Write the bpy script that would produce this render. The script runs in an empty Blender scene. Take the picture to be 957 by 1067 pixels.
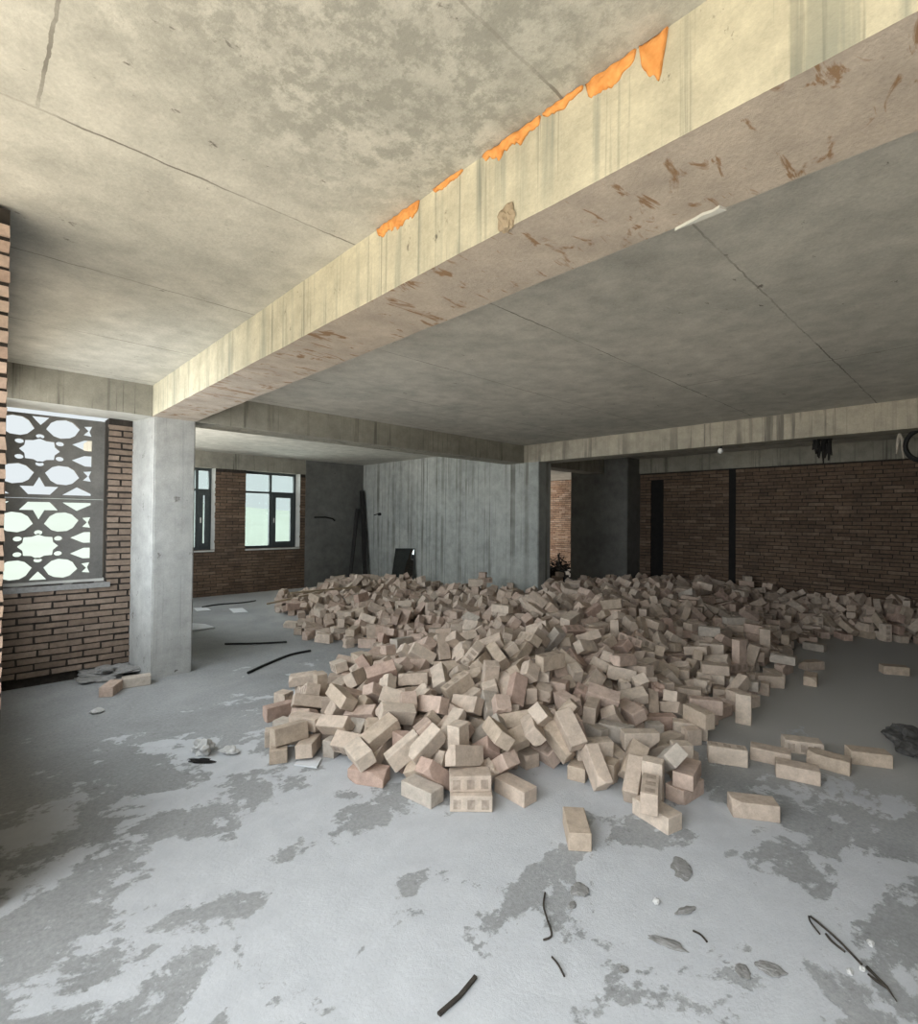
import bpy, bmesh, math, random
from mathutils import Matrix, Vector, Euler, Quaternion

scene = bpy.context.scene
COL = scene.collection
random.seed(11)

# ------------------------------------------------------------------ camera
CAM = Vector((-1.3412, -5.8856, 1.65))
YAW, PITCH, ROLL = 0.81126, 0.01154, 0.01020
fw = Vector((math.cos(YAW) * math.cos(PITCH), math.sin(YAW) * math.cos(PITCH), math.sin(PITCH)))
rt = Vector((math.sin(YAW), -math.cos(YAW), 0))
up = rt.cross(fw)
r2 = math.cos(ROLL) * rt + math.sin(ROLL) * up
u2 = -math.sin(ROLL) * rt + math.cos(ROLL) * up
cd = bpy.data.cameras.new('camera')
cam = bpy.data.objects.new('camera', cd)
COL.objects.link(cam)
cam.matrix_world = Matrix(((r2.x, u2.x, -fw.x, CAM.x), (r2.y, u2.y, -fw.y, CAM.y), (r2.z, u2.z, -fw.z, CAM.z), (0, 0, 0, 1)))
cd.sensor_fit = 'HORIZONTAL'
cd.sensor_width = 36
cd.lens = 537.25 / 957 * 36
cd.clip_start = 0.05
cd.clip_end = 500
scene.camera = cam

# ------------------------------------------------------------------ light and exposure
vs = scene.view_settings
vs.view_transform = 'Standard'
vs.look = 'None'
vs.gamma = 1.0
vs.use_curve_mapping = False
vs.exposure = 0.16
scene.cycles.max_bounces = 10
scene.cycles.diffuse_bounces = 3
scene.cycles.sample_clamp_indirect = 8.0

world = bpy.data.worlds.new('sky')
scene.world = world
world.use_nodes = True
wn = world.node_tree
wn.nodes.clear()
wo = wn.nodes.new('ShaderNodeOutputWorld')
wb = wn.nodes.new('ShaderNodeBackground')
wb.inputs['Color'].default_value = (0.90, 0.97, 1.0, 1)
wb.inputs['Strength'].default_value = 0.80
wn.links.new(wb.outputs[0], wo.inputs[0])

sl = bpy.data.lights.new('sun', 'SUN')          # high sun on the far side of the building: it lights the ground, never the rooms
sl.energy = 22.0
sl.angle = 0.02
sl.color = (1.0, 0.965, 0.92)
sun = bpy.data.objects.new('sun', sl)
COL.objects.link(sun)
sun.rotation_euler = Vector((-0.12, 0.30, -0.94)).to_track_quat('-Z', 'Y').to_euler()


def area_light(name, loc, direction, sx, sy, power, color=(0.90, 0.96, 1.0), spread=180):
    """Daylight entering through an opening: a one-sided sheet of light just outside it."""
    l = bpy.data.lights.new(name, 'AREA')
    l.shape = 'RECTANGLE'
    l.size, l.size_y = sx, sy
    l.energy = power
    l.spread = math.radians(spread)             # narrowed to keep light off the column front and inner ceiling
    l.color = color
    o = bpy.data.objects.new(name, l)
    COL.objects.link(o)
    o.location = loc
    o.rotation_euler = Vector(direction).to_track_quat('-Z', 'Y').to_euler()
    return o


area_light('daylight_door', (-1.75, -5.1, 1.6), (1, 0.1, -0.62), 4.0, 2.0, 43, (0.95, 0.98, 1.0), 98)
area_light('daylight_west_window', (-1.53, -1.15, 1.75), (1, 0.25, -0.25), 2.2, 1.5, 56, spread=145)
area_light('daylight_far_room', (3.0, 6.1, 1.7), (0, -1, 0.1), 2.6, 1.7, 90)
area_light('added_light_side_room', (-0.2, 3.0, 1.8), (1, 0, 0.1), 3.0, 1.7, 80)  # no window known here; added to brighten the far room
area_light('added_light_back_room', (11.4, 7.6, 1.7), (0.1, -1, 0), 2.0, 1.8, 150, (1.0, 0.93, 0.85))  # unseen source, added to light the brick wall of the back room

# ------------------------------------------------------------------ node helpers
def new_mat(name, rough=0.9):
    m = bpy.data.materials.new(name)
    m.use_nodes = True
    nt = m.node_tree
    b = nt.nodes['Principled BSDF']
    b.inputs['Roughness'].default_value = rough
    b.inputs['Specular IOR Level'].default_value = 0.25
    return m, nt, b


def N(nt, kind, **kw):
    n = nt.nodes.new('ShaderNode' + kind)
    for k, v in kw.items():
        if k in n.inputs:
            n.inputs[k].default_value = v
        else:
            setattr(n, k, v)
    return n


def L(nt, a, b):
    nt.links.new(a, b)


def position(nt, scale=(1, 1, 1), loc=(0, 0, 0), rot=(0, 0, 0), src=None):
    mp = N(nt, 'Mapping')
    mp.inputs['Scale'].default_value = scale
    mp.inputs['Location'].default_value = loc
    mp.inputs['Rotation'].default_value = rot
    if src is None:
        src = N(nt, 'NewGeometry').outputs['Position']
    L(nt, src, mp.inputs['Vector'])
    return mp.outputs[0]


def noise(nt, vec, scale, detail=5, rough=0.55, dist=0.0):
    n = N(nt, 'TexNoise', Scale=scale, Detail=detail, Roughness=rough, Distortion=dist)
    L(nt, vec, n.inputs['Vector'])
    return n.outputs['Fac']


def ramp(nt, fac, stops):
    r = N(nt, 'ValToRGB')
    e = r.color_ramp.elements
    while len(e) < len(stops):
        e.new(0.5)
    for el, (p, c) in zip(e, stops):
        el.position = p
        el.color = (c, c, c, 1) if isinstance(c, (int, float)) else (*c, 1)
    L(nt, fac, r.inputs[0])
    return r.outputs[0]


def mix(nt, fac, a, b, mode='MIX'):
    m = N(nt, 'Mix', data_type='RGBA', blend_type=mode)
    m.clamp_factor = True
    for sock, v in ((m.inputs[0], fac), (m.inputs[6], a), (m.inputs[7], b)):
        if isinstance(v, (int, float)):
            sock.default_value = v
        elif isinstance(v, tuple):
            sock.default_value = (*v, 1)
        else:
            L(nt, v, sock)
    return m.outputs[2]


def math_node(nt, op, a, b=None, clamp=False):
    m = N(nt, 'Math', operation=op, use_clamp=clamp)
    for i, v in enumerate((a, b)):
        if v is None:
            continue
        if isinstance(v, (int, float)):
            m.inputs[i].default_value = v
        else:
            L(nt, v, m.inputs[i])
    return m.outputs[0]


def bump(nt, b, height, strength, dist=0.01):
    bn = N(nt, 'Bump', Strength=strength, Distance=dist)
    L(nt, height, bn.inputs['Height'])
    L(nt, bn.outputs[0], b.inputs['Normal'])


def concrete(name, light, dark, pit=(0.10, 0.09, 0.08), streak=None, streak_amt=0.5, streak_lo=0.52, streak_scale=(7, 7, 0.35), pit_lo=0.66, seams=None, rust=None, patch=None, mottled=1.0):
    m, nt, b = new_mat(name)
    P = position(nt)
    big = ramp(nt, noise(nt, P, 0.9 * mottled, 6, 0.6, 0.4), ((0.32, 0.0), (0.68, 1.0)))
    col = mix(nt, big, dark, light)
    mid = ramp(nt, noise(nt, P, 6, 6, 0.65), ((0.3, 0.78), (0.7, 1.12)))
    col = mix(nt, 1.0, col, mid, 'MULTIPLY')
    fine_n = noise(nt, P, 70, 4, 0.7)
    col = mix(nt, 1.0, col, ramp(nt, fine_n, ((0.25, 0.86), (0.75, 1.08))), 'MULTIPLY')
    if patch:                                   # coarse exposed-aggregate area
        pc, centre, radius = patch
        pp = position(nt, scale=tuple(1.0 / r for r in radius), loc=tuple(-c / r for c, r in zip(centre, radius)))
        g = N(nt, 'TexGradient', gradient_type='SPHERICAL')
        L(nt, pp, g.inputs[0])
        cl = noise(nt, position(nt, scale=(1, 1, 1)), 13, 8, 0.75)
        f = math_node(nt, 'MULTIPLY', ramp(nt, cl, ((0.45, 0.0), (0.56, 1.0))), ramp(nt, g.outputs['Fac'], ((0.02, 0.0), (0.6, 1.0))))
        col = mix(nt, math_node(nt, 'MULTIPLY', f, 0.75), col, pc)
    if streak:
        sn = noise(nt, position(nt, scale=streak_scale), 1.0, 5, 0.6)
        gate = ramp(nt, noise(nt, P, 1.3, 3), ((0.38, 0.2), (0.6, 1.0)))
        f = math_node(nt, 'MULTIPLY', ramp(nt, sn, ((streak_lo, 0.0), (streak_lo + 0.08, 1.0))), gate)
        col = mix(nt, math_node(nt, 'MULTIPLY', f, streak_amt), col, streak)
        thin = noise(nt, position(nt, scale=tuple(v * k for v, k in zip(streak_scale, (4.5, 4.5, 2.0)))), 1.0, 4, 0.6)
        f = math_node(nt, 'MULTIPLY', ramp(nt, thin, ((0.585, 0.0), (0.64, 1.0))), gate)
        col = mix(nt, math_node(nt, 'MULTIPLY', f, streak_amt * 0.8), col, tuple(v * 0.7 for v in streak))
    if rust:                                    # rusty tie-wire marks left by the formwork
        rn = noise(nt, position(nt, scale=(3.2, 9, 1), rot=(0, 0, 0.5)), 1.6, 5, 0.6, 1.2)
        f = ramp(nt, rn, ((0.575, 0.0), (0.64, 0.8)))
        col = mix(nt, f, col, rust)
    pits = noise(nt, position(nt, scale=(1, 1.6, 1)), 7, 8, 0.72)
    col = mix(nt, ramp(nt, pits, ((pit_lo, 0.0), (pit_lo + 0.05, 0.85))), col, pit)
    if seams:                                   # joints between formwork sheets
        sx, sy, ox, oy, w = seams
        geo = N(nt, 'NewGeometry').outputs['Position']
        sep = N(nt, 'SeparateXYZ')
        L(nt, geo, sep.inputs[0])
        wob = math_node(nt, 'MULTIPLY', math_node(nt, 'SUBTRACT', noise(nt, P, 9, 4), 0.5), 0.03)
        fs = []
        for k, (sp, off) in enumerate(((sx, ox), (sy, oy))):
            if not sp:
                continue
            v = math_node(nt, 'DIVIDE', math_node(nt, 'ADD', math_node(nt, 'SUBTRACT', sep.outputs[k], off), wob), sp)
            v = math_node(nt, 'ABSOLUTE', math_node(nt, 'SUBTRACT', math_node(nt, 'FRACT', math_node(nt, 'ADD', v, 0.5)), 0.5))
            hit = math_node(nt, 'LESS_THAN', v, w / sp)
            if k == 0:                          # the lengthwise joint stops at a crosswise one
                hit = math_node(nt, 'MULTIPLY', hit, math_node(nt, 'LESS_THAN', sep.outputs[1], oy))
            fs.append(hit)
        f = fs[0] if len(fs) == 1 else math_node(nt, 'MAXIMUM', fs[0], fs[1])
        f = math_node(nt, 'MULTIPLY', f, ramp(nt, noise(nt, P, 2.2, 3), ((0.35, 0.25), (0.6, 0.9))))
        col = mix(nt, f, col, (0.16, 0.15, 0.13))
    L(nt, col, b.inputs['Base Color'])
    bump(nt, b, math_node(nt, 'ADD', fine_n, math_node(nt, 'MULTIPLY', pits, 2.0)), 0.35, 0.006)
    return m


def plain(name, c1, c2=None, rough=0.8, scale=12, metal=0.0, bmp=0.2):
    m, nt, b = new_mat(name, rough)
    c2 = c2 or tuple(x * 0.75 for x in c1)
    n = noise(nt, position(nt), scale, 5)
    L(nt, mix(nt, ramp(nt, n, ((0.3, 0.0), (0.7, 1.0))), c2, c1), b.inputs['Base Color'])
    b.inputs['Metallic'].default_value = metal
    if bmp:
        bump(nt, b, n, bmp, 0.004)
    return m


def brickwork(name, cols, grime=(0.07, 0.055, 0.045), dirty=0.5):
    m, nt, b = new_mat(name)
    rnd = N(nt, 'NewGeometry').outputs['Random Per Island']
    col = ramp(nt, rnd, tuple((i / max(1, len(cols) - 1), c) for i, c in enumerate(cols)))
    P = position(nt)
    col = mix(nt, 1.0, col, ramp(nt, noise(nt, P, 22, 6, 0.7), ((0.3, 0.72), (0.7, 1.15))), 'MULTIPLY')
    d = ramp(nt, noise(nt, P, 2.4, 6, 0.7), ((0.45, 0.0), (0.7, dirty)))
    L(nt, mix(nt, d, col, grime), b.inputs['Base Color'])
    bump(nt, b, noise(nt, P, 90, 4, 0.7), 0.4, 0.004)
    return m


M = {}
M['ceiling'] = concrete('ceiling_concrete', (0.58, 0.56, 0.505), (0.43, 0.425, 0.385), seams=(4.88, 1.2, -1.20, -3.75, 0.005), pit_lo=0.645,
                        patch=((0.27, 0.27, 0.24), (-0.45, -4.75, 2.95), (1.2, 1.0, 1.0)))
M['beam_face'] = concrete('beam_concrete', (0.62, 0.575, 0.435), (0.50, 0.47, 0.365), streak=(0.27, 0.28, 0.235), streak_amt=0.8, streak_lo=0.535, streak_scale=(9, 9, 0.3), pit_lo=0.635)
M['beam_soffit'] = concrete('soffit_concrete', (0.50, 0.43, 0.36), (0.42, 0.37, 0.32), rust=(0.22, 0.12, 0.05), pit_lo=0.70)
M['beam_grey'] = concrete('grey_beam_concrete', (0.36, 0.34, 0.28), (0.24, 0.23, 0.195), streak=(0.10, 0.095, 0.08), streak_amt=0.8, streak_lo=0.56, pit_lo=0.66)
M['beam_pale'] = concrete('pale_beam_concrete', (0.50, 0.45, 0.36), (0.36, 0.33, 0.27), streak=(0.15, 0.14, 0.12), streak_amt=0.85, streak_lo=0.52, streak_scale=(9, 9, 0.3), pit_lo=0.66)
M['column'] = concrete('column_concrete', (0.47, 0.47, 0.45), (0.36, 0.365, 0.355), streak=(0.30, 0.31, 0.30), streak_amt=0.4, pit_lo=0.625)
M['shear'] = concrete('shear_wall_concrete', (0.46, 0.47, 0.44), (0.34, 0.355, 0.335), streak=(0.14, 0.14, 0.12), streak_amt=0.85, streak_lo=0.53, streak_scale=(9, 9, 0.16), pit_lo=0.68)
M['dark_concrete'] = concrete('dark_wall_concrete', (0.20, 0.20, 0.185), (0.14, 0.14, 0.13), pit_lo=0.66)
M['mortar'] = plain('mortar', (0.05, 0.042, 0.035), (0.022, 0.018, 0.015), scale=20)
M['mortar_pale'] = plain('pale_mortar', (0.42, 0.39, 0.34), (0.25, 0.23, 0.2), scale=16, bmp=0.5)
M['brick_near'] = brickwork('near_wall_brick', ((0.20, 0.15, 0.115), (0.27, 0.205, 0.16), (0.23, 0.175, 0.135), (0.31, 0.24, 0.19)), dirty=0.4)
M['brick_pier'] = brickwork('pier_brick', ((0.46, 0.33, 0.26), (0.55, 0.42, 0.34), (0.50, 0.37, 0.29)), dirty=0.2)
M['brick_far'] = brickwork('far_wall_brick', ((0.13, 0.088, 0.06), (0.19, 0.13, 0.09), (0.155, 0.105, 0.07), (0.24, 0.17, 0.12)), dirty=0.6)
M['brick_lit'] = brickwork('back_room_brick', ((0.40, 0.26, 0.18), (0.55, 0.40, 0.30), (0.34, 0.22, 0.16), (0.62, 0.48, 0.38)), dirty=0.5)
M['lattice'] = concrete('lattice_cement', (0.22, 0.215, 0.20), (0.17, 0.165, 0.155), pit_lo=0.72)
M['frame'] = plain('window_frame_metal', (0.075, 0.085, 0.085), (0.05, 0.06, 0.06), rough=0.45, scale=30, bmp=0.0)
M['frame_pale'] = plain('window_reveal_plaster', (0.62, 0.62, 0.58), (0.5, 0.5, 0.47), scale=8)
M['foam'] = plain('orange_foam', (0.74, 0.36, 0.12), (0.58, 0.23, 0.06), rough=0.85, scale=30, bmp=0.6)
M['soot'] = plain('soot', (0.02, 0.018, 0.016), (0.01, 0.01, 0.01), scale=10)
M['black_rubber'] = plain('black_rubber', (0.018, 0.018, 0.018), rough=0.6, scale=30)
M['rusty_wire'] = plain('rusty_wire', (0.07, 0.06, 0.05), (0.035, 0.03, 0.025), rough=0.8, scale=40)
M['timber'] = plain('old_timber', (0.42, 0.34, 0.24), (0.28, 0.22, 0.15), scale=18)
M['dark_timber'] = plain('dark_timber', (0.035, 0.032, 0.03), (0.02, 0.02, 0.02), scale=18)
M['white_board'] = plain('white_board', (0.72, 0.74, 0.76), (0.58, 0.60, 0.62), scale=9)
M['clod'] = plain('cement_clod', (0.30, 0.297, 0.29), (0.21, 0.208, 0.20), scale=35, bmp=0.8)
M['clod_pale'] = plain('pale_cement_lump', (0.66, 0.66, 0.65), (0.45, 0.45, 0.44), scale=30, bmp=0.6)
M['sack'] = plain('dark_sack', (0.12, 0.115, 0.11), (0.05, 0.05, 0.048), scale=26, bmp=0.8)
M['bulb'] = plain('bulb_glass', (0.9, 0.9, 0.88), (0.85, 0.85, 0.83), rough=0.2, scale=5, bmp=0)
M['cloth'] = plain('pale_cloth', (0.5, 0.45, 0.38), (0.35, 0.31, 0.26), scale=20)
M['ground'] = plain('outside_ground', (0.50, 0.46, 0.38), (0.40, 0.37, 0.31), scale=0.3, bmp=0)
M['hill'] = plain('outside_hill', (0.10, 0.12, 0.11), (0.085, 0.10, 0.09), scale=0.12, bmp=0)

# window glass
gm, gnt, gb = new_mat('window_glass', 0.02)
gb.inputs['Base Color'].default_value = (0.93, 0.98, 0.96, 1)
gnt.nodes.remove(gb)
tr = N(gnt, 'BsdfTransparent')
tr.inputs[0].default_value = (0.90, 0.95, 0.93, 1)
gl = N(gnt, 'BsdfGlossy', Roughness=0.02)
fr = N(gnt, 'Fresnel', IOR=1.45)
ms = N(gnt, 'MixShader')
L(gnt, fr.outputs[0], ms.inputs[0])
L(gnt, tr.outputs[0], ms.inputs[1])
L(gnt, gl.outputs[0], ms.inputs[2])
L(gnt, ms.outputs[0], gnt.nodes['Material Output'].inputs[0])
M['glass'] = gm
# dark leaning glass
m, nt, b = new_mat('dark_glass', 0.03)
b.inputs['Base Color'].default_value = (0.006, 0.010, 0.010, 1)
b.inputs['Specular IOR Level'].default_value = 1.0
b.inputs['IOR'].default_value = 2.2
M['dark_glass'] = m

# floor: grey cement screed with thin white dust spread in ragged patches
m, nt, b = new_mat('floor_screed', 0.85)
P = position(nt)
grey = mix(nt, ramp(nt, noise(nt, P, 1.1, 6, 0.65, 0.5), ((0.3, 0.0), (0.7, 1.0))), (0.27, 0.278, 0.28), (0.385, 0.395, 0.40))
grey = mix(nt, 1.0, grey, ramp(nt, noise(nt, P, 45, 5, 0.75), ((0.25, 0.75), (0.75, 1.18))), 'MULTIPLY')
grey = mix(nt, ramp(nt, noise(nt, P, 11, 7, 0.75), ((0.60, 0.0), (0.68, 0.55))), grey, (0.15, 0.15, 0.147))
sep = N(nt, 'SeparateXYZ')
L(nt, P, sep.inputs[0])
# grey lightened over the inner bays: brightness painted into the far floor
far_lift = math_node(nt, 'ADD', sep.outputs[0], math_node(nt, 'MULTIPLY', noise(nt, P, 0.8, 4), 1.5))
grey = mix(nt, ramp(nt, math_node(nt, 'DIVIDE', far_lift, 8.0), ((0.36, 0.0), (0.52, 1.0))), grey, (0.46, 0.455, 0.44))
# how much dust lies where: most in front of the heap, less towards the back rooms
gd = N(nt, 'TexGradient', gradient_type='SPHERICAL')
L(nt, position(nt, scale=(1 / 3.6, 1 / 4.2, 0.2), loc=(-0.6 / 3.6, 4.0 / 4.2, 0)), gd.inputs[0])
bias = ramp(nt, gd.outputs['Fac'], ((0.0, 0.0), (0.75, 1.0)))
patches = noise(nt, position(nt, scale=(1.0, 1.35, 1), rot=(0, 0, 0.25)), 1.7, 9, 0.62, 0.35)
fine = noise(nt, P, 8, 8, 0.7)
s = math_node(nt, 'ADD', math_node(nt, 'MULTIPLY', patches, 0.72), math_node(nt, 'MULTIPLY', fine, 0.28))
s = math_node(nt, 'ADD', s, math_node(nt, 'MULTIPLY', math_node(nt, 'SUBTRACT', bias, 0.47), 0.22))
dust = ramp(nt, s, ((0.545, 0.0), (0.565, 0.9)))
white = mix(nt, ramp(nt, noise(nt, P, 6, 6, 0.7), ((0.3, 0.0), (0.7, 1.0))), (0.49, 0.51, 0.535), (0.585, 0.605, 0.63))
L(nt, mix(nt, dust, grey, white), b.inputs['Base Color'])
bump(nt, b, math_node(nt, 'ADD', noise(nt, P, 60, 5, 0.75), math_node(nt, 'MULTIPLY', dust, 0.6)), 0.45, 0.006)
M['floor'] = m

# loose bricks
def loose(name, rnd_kind):
    m, nt, b = new_mat(name, 0.92)
    uv = N(nt, 'UVMap').outputs[0]
    P = position(nt)
    if rnd_kind == 'object':                    # each brick carries its own colour
        col = N(nt, 'ObjectInfo').outputs['Color']
    else:
        rnd = N(nt, 'NewGeometry').outputs['Random Per Island']
        col = ramp(nt, rnd, ((0.0, (0.50, 0.39, 0.31)), (0.22, (0.57, 0.465, 0.38)), (0.4, (0.53, 0.405, 0.33)), (0.55, (0.55, 0.45, 0.37)),
                             (0.7, (0.60, 0.50, 0.415)), (0.85, (0.50, 0.42, 0.345)), (1.0, (0.52, 0.39, 0.32))))
    col = mix(nt, 1.0, col, ramp(nt, noise(nt, P, 16, 7, 0.7), ((0.3, 0.72), (0.7, 1.14))), 'MULTIPLY')
    n2 = noise(nt, P, 130, 4, 0.7)
    col = mix(nt, 1.0, col, ramp(nt, n2, ((0.3, 0.9), (0.7, 1.06))), 'MULTIPLY')
    # kiln marks: dark squares where the brick stood on its neighbours (u,v on one long side only)
    sp = N(nt, 'SeparateXYZ')
    L(nt, uv, sp.inputs[0])
    u = math_node(nt, 'FRACT', math_node(nt, 'MULTIPLY', sp.outputs[0], 3.0))
    fu = math_node(nt, 'LESS_THAN', math_node(nt, 'ABSOLUTE', math_node(nt, 'SUBTRACT', u, 0.5)), 0.27)
    fv = math_node(nt, 'LESS_THAN', math_node(nt, 'ABSOLUTE', math_node(nt, 'SUBTRACT', sp.outputs[1], 0.47)), 0.30)
    on = math_node(nt, 'GREATER_THAN', sp.outputs[0], 0.001)
    f = math_node(nt, 'MULTIPLY', math_node(nt, 'MULTIPLY', fu, fv), on)
    f = math_node(nt, 'MULTIPLY', f, ramp(nt, noise(nt, P, 25, 4), ((0.35, 0.25), (0.6, 0.75))))
    col = mix(nt, f, col, (0.24, 0.19, 0.155))
    L(nt, col, b.inputs['Base Color'])
    bump(nt, b, n2, 0.35, 0.003)
    return m


M['loose'] = loose('loose_brick', 'object')
M['heap'] = loose('heap_brick', 'island')

# ------------------------------------------------------------------ mesh helpers
def obj(name, bm, mats, parent=None):
    me = bpy.data.meshes.new(name)
    bm.normal_update()
    bm.to_mesh(me)
    bm.free()
    for mm in (mats if isinstance(mats, (list, tuple)) else [mats]):
        me.materials.append(M[mm])
    o = bpy.data.objects.new(name, me)
    COL.objects.link(o)
    if parent:
        o.parent = parent
    return o


def tag(o, label, cat, group=None, kind=None):
    o['label'] = label
    o['category'] = cat
    if group:
        o['group'] = group
    if kind:
        o['kind'] = kind
    return o


def struct_(name, bm, mats, label=None, cat=None):
    o = obj(name, bm, mats)
    o['kind'] = 'structure'
    if label:
        o['label'] = label
        o['category'] = cat
    return o


def empty(name, loc):
    o = bpy.data.objects.new(name, None)
    o.location = loc
    o.empty_display_size = 0.1
    COL.objects.link(o)
    return o


def add_box(bm, lo, hi, mi=0, jit=0.0, mat=None):
    vsn = []
    for x in (lo[0], hi[0]):
        for y in (lo[1], hi[1]):
            for z in (lo[2], hi[2]):
                p = Vector((x, y, z))
                if jit:
                    p += Vector((random.uniform(-jit, jit), random.uniform(-jit, jit), random.uniform(-jit, jit)))
                if mat:
                    p = mat @ p
                vsn.append(bm.verts.new(p))
    fs = []
    for f in ((0, 1, 3, 2), (4, 6, 7, 5), (0, 4, 5, 1), (2, 3, 7, 6), (0, 2, 6, 4), (1, 5, 7, 3)):
        fc = bm.faces.new([vsn[i] for i in f])
        fc.material_index = mi
        fs.append(fc)
    return vsn, fs


def box_bm(lo, hi):
    bm = bmesh.new()
    add_box(bm, lo, hi)
    return bm


def add_tube(bm, pts, r, seg=8, caps=True, mi=0):
    rings = []
    n = len(pts)
    pts = [Vector(p) for p in pts]
    for i, p in enumerate(pts):
        d = (pts[min(i + 1, n - 1)] - pts[max(i - 1, 0)]).normalized()
        a = d.cross(Vector((0, 0, 1)))
        if a.length < 1e-3:
            a = d.cross(Vector((1, 0, 0)))
        a.normalize()
        c = d.cross(a)
        rr = r[i] if isinstance(r, (list, tuple)) else r
        rings.append([bm.verts.new(p + rr * (math.cos(t) * a + math.sin(t) * c)) for t in [2 * math.pi * k / seg for k in range(seg)]])
    for i in range(n - 1):
        for k in range(seg):
            f = bm.faces.new((rings[i][k], rings[i][(k + 1) % seg], rings[i + 1][(k + 1) % seg], rings[i + 1][k]))
            f.smooth = True
            f.material_index = mi
    if caps:
        bm.faces.new(rings[0][::-1]).material_index = mi
        bm.faces.new(rings[-1]).material_index = mi


def lump_bm(size, seed, sub=3, rough=0.35, flat=False):
    """A broken lump: a sphere pushed about by noise."""
    from mathutils import noise as mn
    bm = bmesh.new()
    bmesh.ops.create_icosphere(bm, subdivisions=sub, radius=1.0)
    for v in bm.verts:
        k = 1 + rough * mn.noise(v.co * 1.3 + Vector((seed * 7.1, seed * 3.3, 0))) + rough * 0.5 * mn.noise(v.co * 3.5 + Vector((seed, 0, seed)))
        c = v.co * k
        z = c.z * size[2] + size[2] * 0.75
        v.co = Vector((c.x * size[0], c.y * size[1], max(0.0, z)))
    return bm


def wall_bricks(bm, axis, plane, a0, a1, z0, z1, thick, sign, holes=(), course=0.064, length=0.24, joint=0.011, out=0.012, jit=0.0022, z_first=True):
    """Running-bond brickwork on a mortar core.  axis 'x': the wall runs along x at y=plane, its face looking to sign*y."""
    # mortar core, split round the openings
    us = sorted({a0, a1, *[h[0] for h in holes], *[h[1] for h in holes]})
    zs = sorted({z0, z1, *[h[2] for h in holes], *[h[3] for h in holes]})
    us = [u for u in us if a0 <= u <= a1]
    zs = [z for z in zs if z0 <= z <= z1]

    def inside(u, z):
        return any(h[0] < u < h[1] and h[2] < z < h[3] for h in holes)

    def put(ua, ub, za, zb, da, db, mi, j):
        lo_d, hi_d = sorted((plane + sign * da, plane + sign * db))
        if axis == 'x':
            add_box(bm, (ua, lo_d, za), (ub, hi_d, zb), mi, j)
        else:
            add_box(bm, (lo_d, ua, za), (hi_d, ub, zb), mi, j)
    for i in range(len(us) - 1):
        for k in range(len(zs) - 1):
            if not inside((us[i] + us[i + 1]) / 2, (zs[k] + zs[k + 1]) / 2):
                put(us[i], us[i + 1], zs[k], zs[k + 1], -thick, -out, 1, 0)
    n = int((z1 - z0) / course)
    for r in range(n):
        za = z0 + r * course
        zb = min(za + course - joint, z1)
        zc = (za + zb) / 2
        spans = [(a0, a1)]
        for h in holes:
            if h[2] < zc < h[3]:
                ns = []
                for s0, s1 in spans:
                    if h[1] <= s0 or h[0] >= s1:
                        ns.append((s0, s1))
                    else:
                        if h[0] > s0:
                            ns.append((s0, h[0]))
                        if h[1] < s1:
                            ns.append((h[1], s1))
                spans = ns
        for s0, s1 in spans:
            u = s0 - (0 if r % 2 == 0 else (length + joint) / 2) - random.uniform(0, 0.02)
            while u < s1:
                ln = length + random.uniform(-0.012, 0.008)
                ua, ub = max(u, s0), min(u + ln, s1)
                if s1 - ub < 0.055:
                    ub = s1
                if ub - ua > 0.03:
                    pr = random.uniform(-0.004, 0.004)
                    put(ua, ub, za + random.uniform(-0.002, 0.002), zb + random.uniform(-0.003, 0.003), -0.05, pr, 0, jit)
                u += ln + joint + random.uniform(-0.002, 0.004)


def rough_edges(bm, cuts, amt, seed=0):
    """Cut a concrete block finely along its length and rag its edges as struck formwork leaves them."""
    from mathutils import noise as mn
    bmesh.ops.subdivide_edges(bm, edges=[e for e in bm.edges if e.calc_length() > 0.8], cuts=cuts, use_grid_fill=True)
    for v in bm.verts:
        p = v.co * 6 + Vector((seed * 5.0, 0, 0))
        v.co += Vector((mn.noise(p), mn.noise(p + Vector((9, 0, 0))), mn.noise(p + Vector((0, 9, 0))))) * amt
    return bm

# ------------------------------------------------------------------ the shell
HC, HB = 2.953, 2.643
bm = bmesh.new()
add_box(bm, (-1.75, -10.2, -0.3), (0.4, 0.75, 0.0))
add_box(bm, (0.4, -10.2, -0.3), (14.5, 7.6, 0.0))
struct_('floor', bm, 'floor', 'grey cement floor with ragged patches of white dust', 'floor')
bm = bmesh.new()
add_box(bm, (-1.55, -10.2, HC), (0.4, 0.75, HC + 0.2))
add_box(bm, (0.4, -10.2, HC), (14.5, 7.6, HC + 0.2))
struct_('ceiling', bm, 'ceiling', 'raw concrete ceiling slab showing formwork joints', 'ceiling')


def beam(name, lo, hi, mats, label, soffit=True, cuts=40, amt=0.004, seed=1):
    bm = box_bm(lo, hi)
    rough_edges(bm, cuts, amt, seed)
    bm.normal_update()
    for f in bm.faces:
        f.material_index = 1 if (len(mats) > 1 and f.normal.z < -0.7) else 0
    return struct_(name, bm, mats, label, 'beam')


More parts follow.
